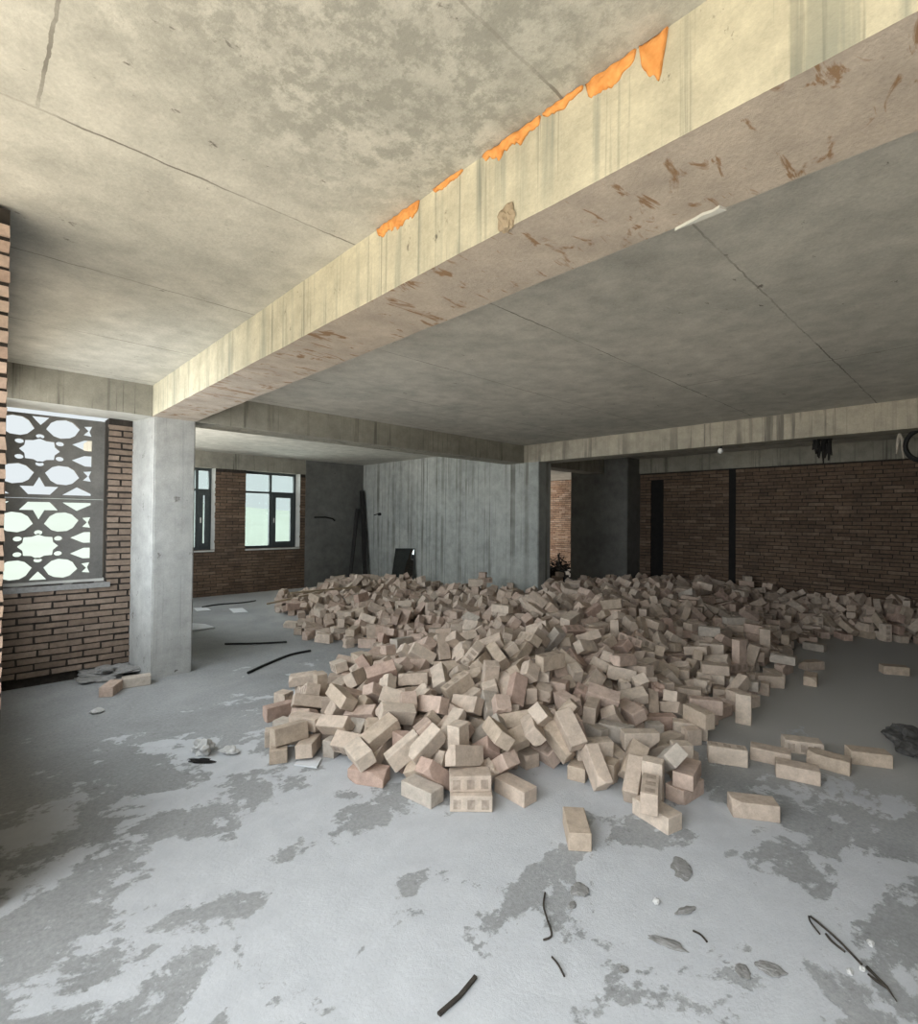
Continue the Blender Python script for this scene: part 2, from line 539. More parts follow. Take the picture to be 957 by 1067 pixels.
beam('beam_main', (-0.02, -10.0, HB), (0.385, 0.04, HC + 0.02), ['beam_face', 'beam_soffit'], 'large cream concrete beam crossing overhead with orange foam along its top', cuts=70)
beam('beam_lattice', (-1.5, 0.0, HB), (-0.021, 0.50, HC + 0.02), ['beam_grey', 'frame_pale'], 'grey concrete beam above the lattice window', seed=2)  # paler underside paints in the window light falling on it
beam('beam_cross', (0.386, 0.0, HB), (5.85, 0.40, HC + 0.02), ['beam_grey'], 'stained grey concrete beam running from the square column to the board-marked wall', seed=3)
beam('beam_side', (5.84, -10.0, HB), (6.22, 0.0, HC + 0.02), ['beam_pale', 'beam_grey'], 'pale streaked concrete beam over the heap, in front of the dark brick wall', seed=4)
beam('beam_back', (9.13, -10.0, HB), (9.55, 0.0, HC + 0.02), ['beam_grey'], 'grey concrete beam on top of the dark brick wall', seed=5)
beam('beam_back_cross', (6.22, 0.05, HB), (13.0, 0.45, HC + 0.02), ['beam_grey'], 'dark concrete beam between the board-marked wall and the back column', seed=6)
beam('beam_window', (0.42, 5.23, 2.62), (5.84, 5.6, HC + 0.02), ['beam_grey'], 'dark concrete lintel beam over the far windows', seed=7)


def column(name, lo, hi, mat, label, amt=0.003, seed=0):
    bm = box_bm(lo, hi)
    bmesh.ops.bevel(bm, geom=[e for e in bm.edges if abs(e.verts[0].co.z - e.verts[1].co.z) > 1], offset=0.012, segments=2, affect='EDGES')
    rough_edges(bm, 24, amt, seed)
    return struct_(name, bm, mat, label, 'column')


o = column('column_square', (0.0, 0.0, -0.02), (0.385, 0.47, HB + 0.005), 'column', 'square concrete column between the lattice window and the far room', seed=3)
for v in o.data.vertices:                       # the cast column widens towards the brickwork
    if v.co.x < 0.1:
        v.co.x -= 0.10 * max(0.0, min(1.0, (v.co.y - 0.02) / 0.42))
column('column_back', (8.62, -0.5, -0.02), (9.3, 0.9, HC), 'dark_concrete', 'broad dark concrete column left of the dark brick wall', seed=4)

# board-marked concrete wall and its end column
bm = box_bm((5.86, 0.55, -0.02), (6.2, 5.3, HC))
# raised vertical board marks
y = 0.6
while y < 5.2:
    w = random.choice((0.05, 0.08, 0.1, 0.16, 0.22))
    d = random.uniform(0.001, 0.007)
    if random.random() < 0.6:
        add_box(bm, (5.86 - d, y, 0.0), (5.87, min(y + w * 0.6, 5.2), HC - 0.01), 0, 0.002)
    y += w
for z in (1.18, 1.225):
    add_box(bm, (5.852, 0.6, z), (5.87, 5.2, z + 0.008), 0, 0.003)
struct_('wall_shear', bm, 'shear', 'tall grey board-marked concrete wall behind the heap', 'wall')
column('column_end', (5.84, -0.33, -0.02), (6.2, 0.56, HB + 0.01), 'shear', 'concrete column ending the board-marked wall', seed=6)

# brick walls
def brick_wall(name, mats, label, *args, **kw):
    bm = bmesh.new()
    wall_bricks(bm, *args, **kw)
    return struct_(name, bm, mats, label, 'wall')


brick_wall('wall_window', ['brick_near', 'mortar'], 'brown brick wall under and beside the lattice window', 'x', 0.45, -1.5, 0.0, 0.10, HB, 0.24, -1, holes=((-2.05, -0.31, 0.955, 3.0),), joint=0.017, jit=0.0035)
bm = bmesh.new()
add_box(bm, (-1.5, 0.50, -0.02), (0.0, 0.69, 0.12))
struct_('trim_1', bm, 'mortar')
brick_wall('wall_stub', ['brick_pier', 'mortar'], 'pink brick pier at the edge of the room', 'x', -3.0, -1.50, -1.235, 0.0, 2.935, 0.50, -1, joint=0.017, jit=0.0035)
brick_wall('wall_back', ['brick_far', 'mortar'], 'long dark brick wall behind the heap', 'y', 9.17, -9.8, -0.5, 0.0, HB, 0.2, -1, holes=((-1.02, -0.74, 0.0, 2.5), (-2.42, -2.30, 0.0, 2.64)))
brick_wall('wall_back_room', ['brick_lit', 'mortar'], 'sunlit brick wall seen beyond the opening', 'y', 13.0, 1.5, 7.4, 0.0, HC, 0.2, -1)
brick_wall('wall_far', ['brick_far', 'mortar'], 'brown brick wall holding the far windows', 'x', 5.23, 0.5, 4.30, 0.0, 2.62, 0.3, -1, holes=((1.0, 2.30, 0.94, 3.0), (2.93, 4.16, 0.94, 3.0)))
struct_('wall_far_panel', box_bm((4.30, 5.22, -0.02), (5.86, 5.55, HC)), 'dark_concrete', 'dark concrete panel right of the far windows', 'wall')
# cast strips in the dark brick wall
struct_('trim_2', box_bm((9.16, -2.42, 0.0), (9.3, -2.30, HB)), 'soot')
struct_('trim_3', box_bm((9.2, -1.02, 0.0), (9.3, -0.74, 2.5)), 'soot')
# the sides of the room outside the picture
brick_wall('wall_west', ['brick_near', 'mortar'], None, 'y', -1.255, -10.0, 0.45, 0.0, HC, 0.24, 1, holes=((-8.8, -2.49, 0.0, 3.2), (-2.5, -0.05, 0.95, 2.64)))
brick_wall('wall_south', ['brick_far', 'mortar'], None, 'x', -9.9, -1.5, 9.2, 0.0, HC, 0.24, 1)
brick_wall('wall_side_room', ['brick_far', 'mortar'], None, 'y', 0.56, 0.7, 5.3, 0.0, HC, 0.16, 1, holes=((1.5, 4.5, 0.95, 2.64),))  # its unseen opening is added to let light into the far room
brick_wall('wall_north', ['brick_far', 'mortar'], None, 'x', 7.3, 6.0, 13.2, 0.0, HC, 0.24, -1, holes=((10.4, 12.4, 0.9, 2.64),))  # its unseen opening is added to light the back room wall
brick_wall('wall_north_side', ['brick_far', 'mortar'], None, 'y', 6.22, 5.3, 7.4, 0.0, HC, 0.2, 1)

# plinth of spilled mortar at the foot of the window wall
bm = lump_bm((0.26, 0.16, 0.06), 3, 5, 0.8)
for v in bm.verts:
    v.co += Vector((-0.28, 0.34, 0))
tag(obj('mortar_spill', bm, 'clod'), 'grey heap of spilled mortar at the foot of the brown window wall', 'mortar')
# sill
bm = box_bm((-1.5, 0.43, 0.905), (-0.28, 0.72, 0.955))
rough_edges(bm, 12, 0.004, 8)
struct_('trim_4', bm, 'clod', 'dark cement sill under the lattice window', 'sill')
bm = box_bm((-1.5, 0.60, 0.956), (-0.31, 0.72, 0.985))
struct_('trim_5', bm, 'frame_pale')

# ------------------------------------------------------------------ lattice screens
def poly_curve(outer, holes, thick):
    cu = bpy.data.curves.new('lattice_outline', 'CURVE')
    cu.dimensions = '2D'
    cu.fill_mode = 'BOTH'
    cu.extrude = thick / 2
    for pts in [outer] + holes:
        sp = cu.splines.new('POLY')
        sp.points.add(len(pts) - 1)
        for p, (x, y) in zip(sp.points, pts):
            p.co = (x, y, 0, 1)
        sp.use_cyclic_u = True
    tmp = bpy.data.objects.new('lattice_outline', cu)
    COL.objects.link(tmp)
    dg = bpy.context.evaluated_depsgraph_get()
    me = bpy.data.meshes.new_from_object(tmp.evaluated_get(dg), depsgraph=dg)
    bpy.data.objects.remove(tmp)
    bpy.data.curves.remove(cu)
    return me


def radial(cx, cy, radii, ph=0.0, sx=1.0, sy=1.0):
    n = len(radii)
    return [(cx + sx * r * math.cos(ph + 2 * math.pi * i / n), cy + sy * r * math.sin(ph + 2 * math.pi * i / n)) for i, r in enumerate(radii)]


def hexa(cx, cy, rx, ry, tilt=0.0):
    base = [(-1, 0), (-0.62, 0.72), (-0.25, 0.98), (0.3, 0.95), (0.65, 0.7), (1, 0), (0.62, -0.72), (0.25, -0.98), (-0.3, -0.95), (-0.65, -0.7)]
    c, s_ = math.cos(tilt), math.sin(tilt)
    return [(cx + rx * x * c - ry * y * s_, cy + rx * x * s_ + ry * y * c) for x, y in base]


HWP, PH = 0.42, 0.815          # half a repeat of the pattern, and the height of one panel


def panel(flip):
    """Holes of one panel; u runs from the screen's right edge to the left, v from its joint edge upwards."""
    H = []
    k = 0
    right, left = 0.0, 1.30
    u0 = 0.07 + 0.035
    centres = [u0 + HWP * j for j in range(0, 4)]
    for j, cu_ in enumerate(centres):
        if j % 2 == 1:      # rosette column
            H.append(radial(cu_, 0.47, [0.158, 0.128] * 8, 0, 1.0, 0.80))
            star = [(cu_ + 0.0, 0.21), (cu_ + 0.045, 0.115), (cu_ + 0.15, 0.115), (cu_ + 0.085, 0.035), (cu_ - 0.085, 0.035), (cu_ - 0.15, 0.115), (cu_ - 0.045, 0.115)]
            H.append(star)
            H.append([(cu_ - 0.07, 0.80), (cu_ + 0.07, 0.80), (cu_ + 0.035, 0.755), (cu_, 0.715), (cu_ - 0.035, 0.755)])
            for du, dv in ((0, 0.135), (0, -0.135), (0.155, 0.075), (-0.155, 0.075), (0.155, -0.075), (-0.155, -0.075)):
                H.append(radial(cu_ + du, 0.47 + dv, [0.030] * 10, 0, 1.15, 0.8))
            for s_ in (1, -1):
                H.append(hexa(cu_ + s_ * 0.180, 0.695, 0.138, 0.096, s_ * 0.12))
                H.append(hexa(cu_ + s_ * 0.180, 0.232, 0.140, 0.097, -s_ * 0.12))
        else:               # column of long lozenges, cut by the frame at the right edge
            lo_u = right + 0.105 if j == 0 else None
            for v in (0.39, 0.55):
                if j == 0:
                    H.append([(lo_u, v - 0.055), (lo_u + 0.06, v - 0.055), (lo_u + 0.17, v), (lo_u + 0.06, v + 0.055), (lo_u, v + 0.055)])
                else:
                    H.append([(cu_ - 0.17, v), (cu_ - 0.06, v + 0.055), (cu_ + 0.06, v + 0.055), (cu_ + 0.17, v), (cu_ + 0.06, v - 0.055), (cu_ - 0.06, v - 0.055)])
            for v in (0.70, 0.235):
                if j == 0:
                    H.append([(lo_u, v - 0.055), (lo_u + 0.075, v - 0.045), (lo_u + 0.035, v), (lo_u + 0.075, v + 0.045), (lo_u, v + 0.055), (lo_u + 0.02, v)])
                else:
                    H.append(radial(cu_, v, [0.085, 0.04] * 6, 0, 1.0, 0.8))
            if j == 0:
                H.append([(lo_u, 0.035), (lo_u + 0.24, 0.035), (lo_u + 0.12, 0.12), (lo_u, 0.055)])
            else:
                H.append([(cu_ - 0.2, 0.035), (cu_ + 0.2, 0.035), (cu_ + 0.09, 0.12), (cu_ - 0.09, 0.12)])
    W_ = 1.66
    H = [h for h in H if max(p[0] for p in h) < W_ - 0.02 and min(p[0] for p in h) > 0.03 and max(p[1] for p in h) < PH - 0.006]
    outer = [(0, 0), (W_, 0), (W_, PH), (0, PH)]
    if flip:
        H = [[(x, PH - y) for x, y in h] for h in H]
    # to x,z in the wall: u to the left
    return [(-x, y) for x, y in outer], [[(-x, y) for x, y in h] for h in H]


for flip, z0, word in ((False, 1.80, 'upper'), (True, 0.985, 'lower')):
    outer, holes = panel(flip)
    me = poly_curve(outer, holes, 0.05)
    me.materials.append(M['lattice'])
    o = bpy.data.objects.new('lattice_screen', me)
    COL.objects.link(o)
    o.location = (-0.325, 0.62, z0 + (0.004 if not flip else 0.0))
    o.rotation_euler = (math.pi / 2, 0, 0)
    tag(o, '%s grey cement lattice screen of stars and rosettes in the window beside the square column' % word, 'lattice screen', 'lattice screens in the window')

# ------------------------------------------------------------------ far windows
def window(num, x0, x1, z0, z1, y, mull, transom, sash_side):
    w = bpy.data.objects.new('window_%d' % num, None)
    COL.objects.link(w)
    w.location = (x0, y, z0)
    w['kind'] = 'structure'
    w['label'] = ('grey metal window with an opening casement, right of the brick pier', 'narrow grey metal window half hidden by the square column')[num == 1]
    w['category'] = 'window'

    def part(name, bm, mats):
        o = obj(name, bm, mats)
        o.parent = w
        o.matrix_parent_inverse = Matrix.Translation(-Vector((x0, y, z0)))
        return o
    t = 0.055
    bm = bmesh.new()
    add_box(bm, (x0, y, z0), (x0 + t, y + 0.07, z1))
    add_box(bm, (x1 - t, y, z0), (x1, y + 0.07, z1))
    add_box(bm, (x0 + t, y, z0), (x1 - t, y + 0.07, z0 + t))
    add_box(bm, (x0 + t, y, z1 - t), (x1 - t, y + 0.07, z1))
    add_box(bm, (mull - 0.025, y + 0.002, z0 + t), (mull + 0.025, y + 0.068, z1 - t))
    add_box(bm, (x0 + t, y + 0.004, transom - 0.022), (x1 - t, y + 0.066, transom + 0.022))
    part('window_frame', bm, 'frame')
    for a, b_ in ((x0 + t, mull - 0.025), (mull + 0.025, x1 - t)):
        part('pane', box_bm((a, y + 0.03, transom + 0.022), (b_, y + 0.036, z1 - t)), 'glass')
    a, b_ = (x0 + t, mull - 0.025) if sash_side == 'right' else (mull + 0.025, x1 - t)
    part('pane', box_bm((a, y + 0.03, z0 + t), (b_, y + 0.036, transom - 0.022)), 'glass')
    # casement
    a, b_ = (mull + 0.025, x1 - t) if sash_side == 'right' else (x0 + t, mull - 0.025)
    s = 0.085
    bm = bmesh.new()
    add_box(bm, (a, y - 0.035, z0 + t), (a + s, y + 0.02, transom - 0.022))
    add_box(bm, (b_ - s, y - 0.035, z0 + t), (b_, y + 0.02, transom - 0.022))
    add_box(bm, (a + s, y - 0.035, z0 + t), (b_ - s, y + 0.02, z0 + t + s))
    add_box(bm, (a + s, y - 0.035, transom - 0.022 - s), (b_ - s, y + 0.02, transom - 0.022))
    sa = part('casement', bm, 'frame')
    o = obj('pane', box_bm((a + s, y - 0.01, z0 + t + s), (b_ - s, y - 0.004, transom - 0.022 - s)), 'glass')
    o.parent = sa
    bm = bmesh.new()
    add_box(bm, (a + 0.03, y - 0.06, (z0 + transom) / 2 - 0.06), (a + 0.05, y - 0.035, (z0 + transom) / 2 + 0.05))
    o = obj('handle', bm, 'frame_pale')
    o.parent = sa
    # plastered reveal and sill
    bm = bmesh.new()
    add_box(bm, (x1 - 0.002, 5.228, z0), (x1 + 0.012, y + 0.07, z1))
    add_box(bm, (x0, 5.20, z0 - 0.03), (x1, y + 0.07, z0 - 0.001))
    part('reveal', bm, 'frame_pale')


window(1, 1.0, 2.30, 0.94, 2.62, 5.43, 2.02, 2.17, 'right')
window(2, 2.93, 4.16, 0.94, 2.62, 5.43, 3.56, 2.17, 'right')

# ------------------------------------------------------------------ outdoors
bm = bmesh.new()
add_box(bm, (-80, -60, -9.2), (120, 160, -9.0))
struct_('ground_outside', bm, 'ground')
from mathutils import noise as mnoise
bm = bmesh.new()
nx, ny = 60, 14
grid = [[None] * (ny + 1) for _ in range(nx + 1)]
for i in range(nx + 1):
    for j in range(ny + 1):
        x = -70 + 180 * i / nx
        yy = 60 + 80 * j / ny
        h = -9 + (13 + 3.5 * mnoise.noise(Vector((x * 0.03, yy * 0.03, 0)))) * math.sin(math.pi * min(1, j / ny * 0.9)) ** 0.8
        grid[i][j] = bm.verts.new((x, yy, h))
for i in range(nx):
    for j in range(ny):
        bm.faces.new((grid[i][j], grid[i + 1][j], grid[i + 1][j + 1], grid[i][j + 1]))
struct_('hills', bm, 'hill')

# ------------------------------------------------------------------ orange foam along the big beam
def foam_bm(ys, depth_fn, seed):
    """A lumpy jagged strip squeezed out between slab and beam: ys from start to end along the beam."""
    from mathutils import noise as mn
    bm = bmesh.new()
    y0, y1 = ys
    n = max(10, int(abs(y1 - y0) / 0.006))
    rows = []
    K = 8
    for i in range(n + 1):
        y = y0 + (y1 - y0) * i / n
        env = max(0.0, math.sin(math.pi * i / n)) ** 0.35
        saw = 0.3 + 0.8 * abs(mn.noise(Vector((y * 11, seed * 3.7, 0)))) + 0.5 * abs(mn.noise(Vector((y * 33, seed * 1.7, 5)))) + 0.12 * mn.noise(Vector((y * 110, seed, 2)))
        d = max(0.008, depth_fn * env * (0.15 + 1.2 * saw))
        row = []
        for k in range(K):
            t = k / (K - 1)
            out = 0.004 + 0.010 * math.sin(math.pi * min(1, t * 0.9 + 0.1)) * env + 0.008 * mn.noise(Vector((y * 38, t * 5, seed)))
            row.append(bm.verts.new((-0.02 - (max(0.002, out) if 0 < k < K - 1 else 0.0), y, 2.955 - d * t)))
        rows.append(row)
    for i in range(n):
        for k in range(K - 1):
            f = bm.faces.new((rows[i][k], rows[i + 1][k], rows[i + 1][k + 1], rows[i][k + 1]))
            f.smooth = True
    bmesh.ops.recalc_face_normals(bm, faces=bm.faces)
    bmesh.ops.solidify(bm, geom=bm.faces[:], thickness=0.006)
    return bm


for (ya, yb, d, lab) in ((-3.94, -4.24, 0.075, 'orange foam lump under the ceiling where the beam foam starts, farthest from the camera'),
                         (-4.33, -4.50, 0.03, 'small orange foam smear between the two longer foam strips on the beam'),
                         (-4.60, -4.86, 0.055, 'middle strip of orange foam with jagged lower edge along the beam top'),
                         (-4.87, -5.02, 0.035, 'thin yellowish foam streak between two thicker foam strips on the beam'),
                         (-5.03, -5.19, 0.06, 'jagged orange foam strip just before the nearest drip on the beam'),
                         (-5.20, -5.28, 0.12, 'orange foam drip hanging lowest down the beam face, nearest the camera')):
    tag(obj('foam_strip', foam_bm((ya, yb), d, abs(ya)), 'foam'), lab, 'foam', 'orange foam along the beam')

# knocked-off corner with a stub of rusty tie on the beam's lower edge
bm = lump_bm((0.022, 0.03, 0.05), 4, 3, 0.5)
for v in bm.verts:
    v.co += Vector((-0.025, -4.72, 2.635))
tag(obj('mortar_lump', bm, 'timber'), 'brown lump stuck to the lower edge of the big beam', 'mortar')
bm = bmesh.new()
pts = [(0.387, -5.285), (0.387, -5.12), (0.383, -5.13), (0.377, -5.16), (0.372, -5.19), (0.362, -5.22), (0.366, -5.25), (0.356, -5.275)]
a = [bm.verts.new((x, y, 2.635)) for x, y in pts]
c = [bm.verts.new((x, y, 2.65)) for x, y in pts]
bm.faces.new(a)
bm.faces.new(c[::-1])
for i in range(len(pts)):
    bm.faces.new((a[i], a[(i + 1) % len(pts)], c[(i + 1) % len(pts)], c[i]))
bmesh.ops.recalc_face_normals(bm, faces=bm.faces)
tag(obj('plaster_scrap', bm, 'frame_pale'), 'pale plaster scrap along the lower right edge of the big beam', 'plaster')

# ------------------------------------------------------------------ hanging things
t = tag(empty('light_bulb', (5.95, -3.29, 2.643)), 'small white bulb hanging under the pale side beam', 'light bulb')
bm = bmesh.new()
add_tube(bm, [(0, 0, 0.0), (0, 0, -0.03)], 0.02, 10)
obj('socket', bm, 'black_rubber', t)
bm = bmesh.new()
bmesh.ops.create_uvsphere(bm, u_segments=16, v_segments=10, radius=0.036)
for v in bm.verts:
    v.co.z = v.co.z * 1.15 - 0.055
    if v.co.z > -0.05:
        v.co.x *= 0.75
        v.co.y *= 0.75
for f in bm.faces:
    f.smooth = True
obj('bulb', bm, 'bulb', t)

bm = bmesh.new()
add_tube(bm, [(6.19, -5.10, 2.645), (6.20, -5.085, 2.58), (6.19, -5.08, 2.50), (6.20, -5.075, 2.42)], [0.012, 0.016, 0.014, 0.010], 8)
add_tube(bm, [(6.19, -5.10, 2.645), (6.20, -5.125, 2.56), (6.195, -5.13, 2.46), (6.20, -5.128, 2.36)], [0.012, 0.016, 0.016, 0.011], 8)
tag(obj('cloth_strap', bm, 'cloth'), 'pale cloth strap hanging in two ends from the side beam', 'strap')
bm = bmesh.new()
for k, (r, dx) in enumerate(((0.17, 0.0), (0.155, 0.02), (0.18, 0.035), (0.16, -0.02))):
    add_tube(bm, [(6.08 + dx, -5.30 + r * 0.85 * math.sin(2 * math.pi * q / 28), 2.52 - 0.03 + r * math.cos(2 * math.pi * q / 28)) for q in range(29)], 0.014, 8, caps=False)
tag(obj('hose_coil', bm, 'black_rubber'), 'black coil of hose hung under the side beam at the photo edge', 'hose')
bm = bmesh.new()
for k in range(9):
    yy = -4.40 + 0.022 * (k - 4) + random.uniform(-0.01, 0.01)
    ln = 0.30 - 0.03 * abs(k - 3) + random.uniform(-0.04, 0.04)
    xx = 6.10 + random.uniform(-0.03, 0.03)
    add_tube(bm, [(xx, yy, 2.645), (xx + 0.01, yy + random.uniform(-.02, .02), 2.645 - ln * 0.5), (xx, yy * 0.995 - 0.022 + random.uniform(-.02, .02), 2.645 - ln)], [0.016, 0.02, 0.008], 7)
tag(obj('cable_bundle', bm, 'soot'), 'black bundle of cables dangling under the side beam', 'cables')

bm = bmesh.new()
add_tube(bm, [(5.852, 4.45, 1.72), (5.80, 4.44, 1.722)], 0.035, 12)
add_tube(bm, [(5.80, 4.45, 1.73), (5.74, 4.55, 1.70)], 0.012, 8)
tag(obj('pipe_stub', bm, 'soot'), 'black pipe stub sticking out of the board-marked wall', 'pipe')

# dark line of a rusty bar across the dark panel
bm = bmesh.new()
add_tube(bm, [(4.52, 5.205, 1.63), (4.8, 5.2, 1.635), (5.0, 5.205, 1.60), (5.06, 5.21, 1.55)], 0.018, 8)
tag(obj('bent_bar', bm, 'soot'), 'short bent bar on the dark panel beside the far window', 'bar')

# ------------------------------------------------------------------ things leaning in the far room
t = tag(empty('glass_sheet', (5.70, 3.36, 0.0)), 'dark glass sheet leaning on the board-marked wall, mirroring the windows', 'glass sheet')
bm = bmesh.new()
lean = 0.12
for y_, w in ((0, 0),):
    vs_ = [(0.0, -0.38, 0.0), (0.0, 0.46, 0.0), (lean, 0.42, 0.92), (lean, -0.27, 0.95)]
    f0 = [bm.verts.new(p) for p in vs_]
    f1 = [bm.verts.new((p[0] + 0.012, p[1], p[2])) for p in vs_]
    bm.faces.new(f0[::-1])
    bm.faces.new(f1)
    for i in range(4):
        bm.faces.new((f0[i], f0[(i + 1) % 4], f1[(i + 1) % 4], f1[i]))
bmesh.ops.recalc_face_normals(bm, faces=bm.faces)
obj('pane', bm, 'dark_glass', t)
bm = bmesh.new()
add_tube(bm, [(lean + 0.004, 0.42, 0.925), (lean + 0.004, -0.27, 0.955)], 0.012, 6)
obj('top_rail', bm, 'frame', t)


def stick(name, a, b, r, mat, label, cat):
    bm = bmesh.new()
    a, b = Vector(a), Vector(b)
    d = (b - a).normalized()
    s = d.cross(Vector((0, 0, 1))).normalized()
    n = d.cross(s)
    ring = []
    for p in (a, (a + b) / 2 + s * 0.008, b):
        ring.append([bm.verts.new(p + s * (r * i) + n * (r * 0.6 * j)) for i, j in ((-1, -1), (1, -1), (1, 1), (-1, 1))])
    for i in range(2):
        for k in range(4):
            bm.faces.new((ring[i][k], ring[i][(k + 1) % 4], ring[i + 1][(k + 1) % 4], ring[i + 1][k]))
    bm.faces.new(ring[0][::-1])
    bm.faces.new(ring[2])
    bmesh.ops.recalc_face_normals(bm, faces=bm.faces)
    return tag(obj(name, bm, mat), label, cat)


stick('leaning_plank', (5.22, 4.80, 0.02), (5.66, 5.17, 1.85), 0.04, 'dark_timber', 'dark plank leaning into the corner right of the far window', 'plank')
stick('leaning_plank', (5.68, 4.80, 0.02), (5.775, 5.14, 2.30), 0.05, 'dark_timber', 'tall dark plank standing almost upright in the corner', 'plank')

# white sheets on the floor of the far room
def sheet(name, pts, z, mat, label, cat):
    bm = bmesh.new()
    lo = [bm.verts.new((x, y, 0.002 + random.uniform(0, 0.002))) for x, y in pts]
    hi = [bm.verts.new((x, y, z + random.uniform(0, 0.006))) for x, y in pts]
    bm.faces.new(lo[::-1])
    bm.faces.new(hi)
    for i in range(len(pts)):
        bm.faces.new((lo[i], lo[(i + 1) % len(pts)], hi[(i + 1) % len(pts)], hi[i]))
    bmesh.ops.recalc_face_normals(bm, faces=bm.faces)
    return tag(obj(name, bm, mat), label, cat)


sheet('board_offcut', [(0.75, 2.0), (1.28, 2.02), (1.25, 2.35), (1.0, 2.75), (0.7, 2.8)], 0.02, 'white_board', 'white board offcut on the floor just past the square column', 'board')
sheet('board_offcut', [(1.92, 3.05), (2.12, 2.95), (2.2, 3.4), (2.0, 3.5)], 0.012, 'white_board', 'small white board scrap on the far room floor', 'board')
sheet('board_offcut', [(1.5, 3.6), (1.72, 3.55), (1.74, 3.9), (1.55, 3.95)], 0.012, 'white_board', 'farthest pale board scrap, nearest the far window wall', 'board')
sheet('tile_scrap', [(0.24, -2.66), (0.33, -2.80), (0.42, -2.70), (0.36, -2.56)], 0.01, 'white_board', 'pale tile lying flat at the left front corner of the heap', 'tile')

# hose and wires on the floor
def wire(name, pts, r, mat, label, cat, sub=6):
    P_ = [Vector(p) for p in pts]
    out = []
    for i in range(len(P_) - 1):
        p0, p1, p2, p3 = P_[max(i - 1, 0)], P_[i], P_[i + 1], P_[min(i + 2, len(P_) - 1)]
        for k in range(sub):
            t_ = k / sub
            out.append(0.5 * ((2 * p1) + (p2 - p0) * t_ + (2 * p0 - 5 * p1 + 4 * p2 - p3) * t_ ** 2 + (3 * p1 - p0 - 3 * p2 + p3) * t_ ** 3))
    out.append(P_[-1])
    bm = bmesh.new()
    add_tube(bm, out, r, 7)
    return tag(obj(name, bm, mat), label, cat)


wire('hose', [(0.79, -0.47, 0.014), (1.05, -0.30, 0.014), (1.42, -0.10, 0.014), (1.70, -0.08, 0.014)], 0.014, 'black_rubber', 'black hose curving on the floor towards the far heap', 'hose')
wire('hose', [(1.05, 0.95, 0.012), (1.35, 0.72, 0.012), (1.68, 0.53, 0.012)], 0.012, 'black_rubber', 'straighter black hose lying past the square column', 'hose')
wire('hose', [(1.7, 3.95, 0.012), (2.0, 4.05, 0.012), (2.4, 3.98, 0.012), (2.7, 4.05, 0.012)], 0.012, 'black_rubber', 'dark cord on the far room floor beneath the window', 'hose')
wire('bent_wire', [(1.22, -5.33, 0.006), (1.18, -5.345, 0.012), (1.14, -5.385, 0.008)], 0.0035, 'rusty_wire', 'short hooked end of wire by the long rusty wire', 'wire')
wire('bent_wire', [(1.225, -5.335, 0.006), (1.195, -5.38, 0.010), (1.16, -5.44, 0.008), (1.09, -5.525, 0.006)], 0.0045, 'rusty_wire', 'long rusty wire on the floor at the lower right', 'wire')
wire('bent_wire', [(1.165, -5.40, 0.004), (1.135, -5.425, 0.007), (1.115, -5.47, 0.005)], 0.0045, 'rusty_wire', 'bit of wire alongside the long rusty wire', 'wire')
t = tag(empty('twig', (1.085, -5.56, 0.0)), 'forked dark twig on the floor at the lower right', 'twig')
bm = bmesh.new()
add_tube(bm, [(0.005, 0.02, 0.006), (-0.02, -0.01, 0.006), (-0.05, -0.045, 0.008), (-0.09, -0.075, 0.005)], [0.006, 0.005, 0.005, 0.002], 6)
obj('stem', bm, 'rusty_wire', t)
bm = bmesh.new()
add_tube(bm, [(-0.03, 0.012, 0.006), (-0.045, -0.015, 0.008), (-0.052, -0.045, 0.007)], [0.003, 0.005, 0.004], 6)
obj('branch', bm, 'rusty_wire', t)
wire('bent_wire', [(0.52, -4.50, 0.006), (0.45, -4.545, 0.010), (0.40, -4.60, 0.012), (0.35, -4.66, 0.008), (0.31, -4.65, 0.005)], 0.004, 'rusty_wire', 'curved dark wire on the floor in front of the lone end-on brick', 'wire')
wire('bent_wire', [(0.27, -4.72, 0.006), (0.255, -4.76, 0.010), (0.235, -4.80, 0.006)], 0.0035, 'rusty_wire', 'short kinked wire on the floor left of the flat clods', 'wire')
stick('wood_stick', (-0.19, -4.60, 0.007), (0.0, -4.585, 0.008), 0.007, 'rusty_wire', 'dark straight stick on the floor at the bottom of the photo', 'stick')
wire('bent_wire', [(0.79, -5.03, 0.004), (0.79, -5.06, 0.006), (0.775, -5.09, 0.004)], 0.004, 'rusty_wire', 'tiny dark wire between the grey clods', 'wire')

# clods of cement on the floor
for i, (x, y, sx, sy, sz, rot, lab) in enumerate((
        (0.65, -4.59, 0.055, 0.05, 0.010, 0.3, 'roundish grey cement clod below the lone end-on brick'),
        (1.12, -4.84, 0.10, 0.055, 0.010, 0.5, 'largest flat grey clod in front of the heap'),
        (0.87, -4.965, 0.065, 0.025, 0.014, -0.4, 'narrow dark clod left of the tiny wire'),
        (0.65, -4.985, 0.03, 0.085, 0.012, 0.35, 'long thin grey clod pointing towards the camera'),
        (0.735, -5.23, 0.04, 0.035, 0.010, 0.0, 'small grey clod, left of two at the bottom right'),
        (0.815, -5.295, 0.035, 0.06, 0.012, 0.5, 'oval grey clod, right of two at the bottom right'),
        (0.55, -4.62, 0.03, 0.02, 0.008, 0.2, 'little grey clod beside the curved wire'),
        (0.42, -4.93, 0.022, 0.02, 0.008, 0.0, 'dark pebble-sized clod near the bottom centre'))):
    bm = lump_bm((sx * 0.75, sy * 0.75, sz * 0.6), 20 + i, 3, 0.5)
    o = tag(obj('cement_clod', bm, 'clod'), lab, 'clod', 'cement clods on the floor')
    o.location = (x, y, 0.0)
    o.rotation_euler = (0, 0, rot)
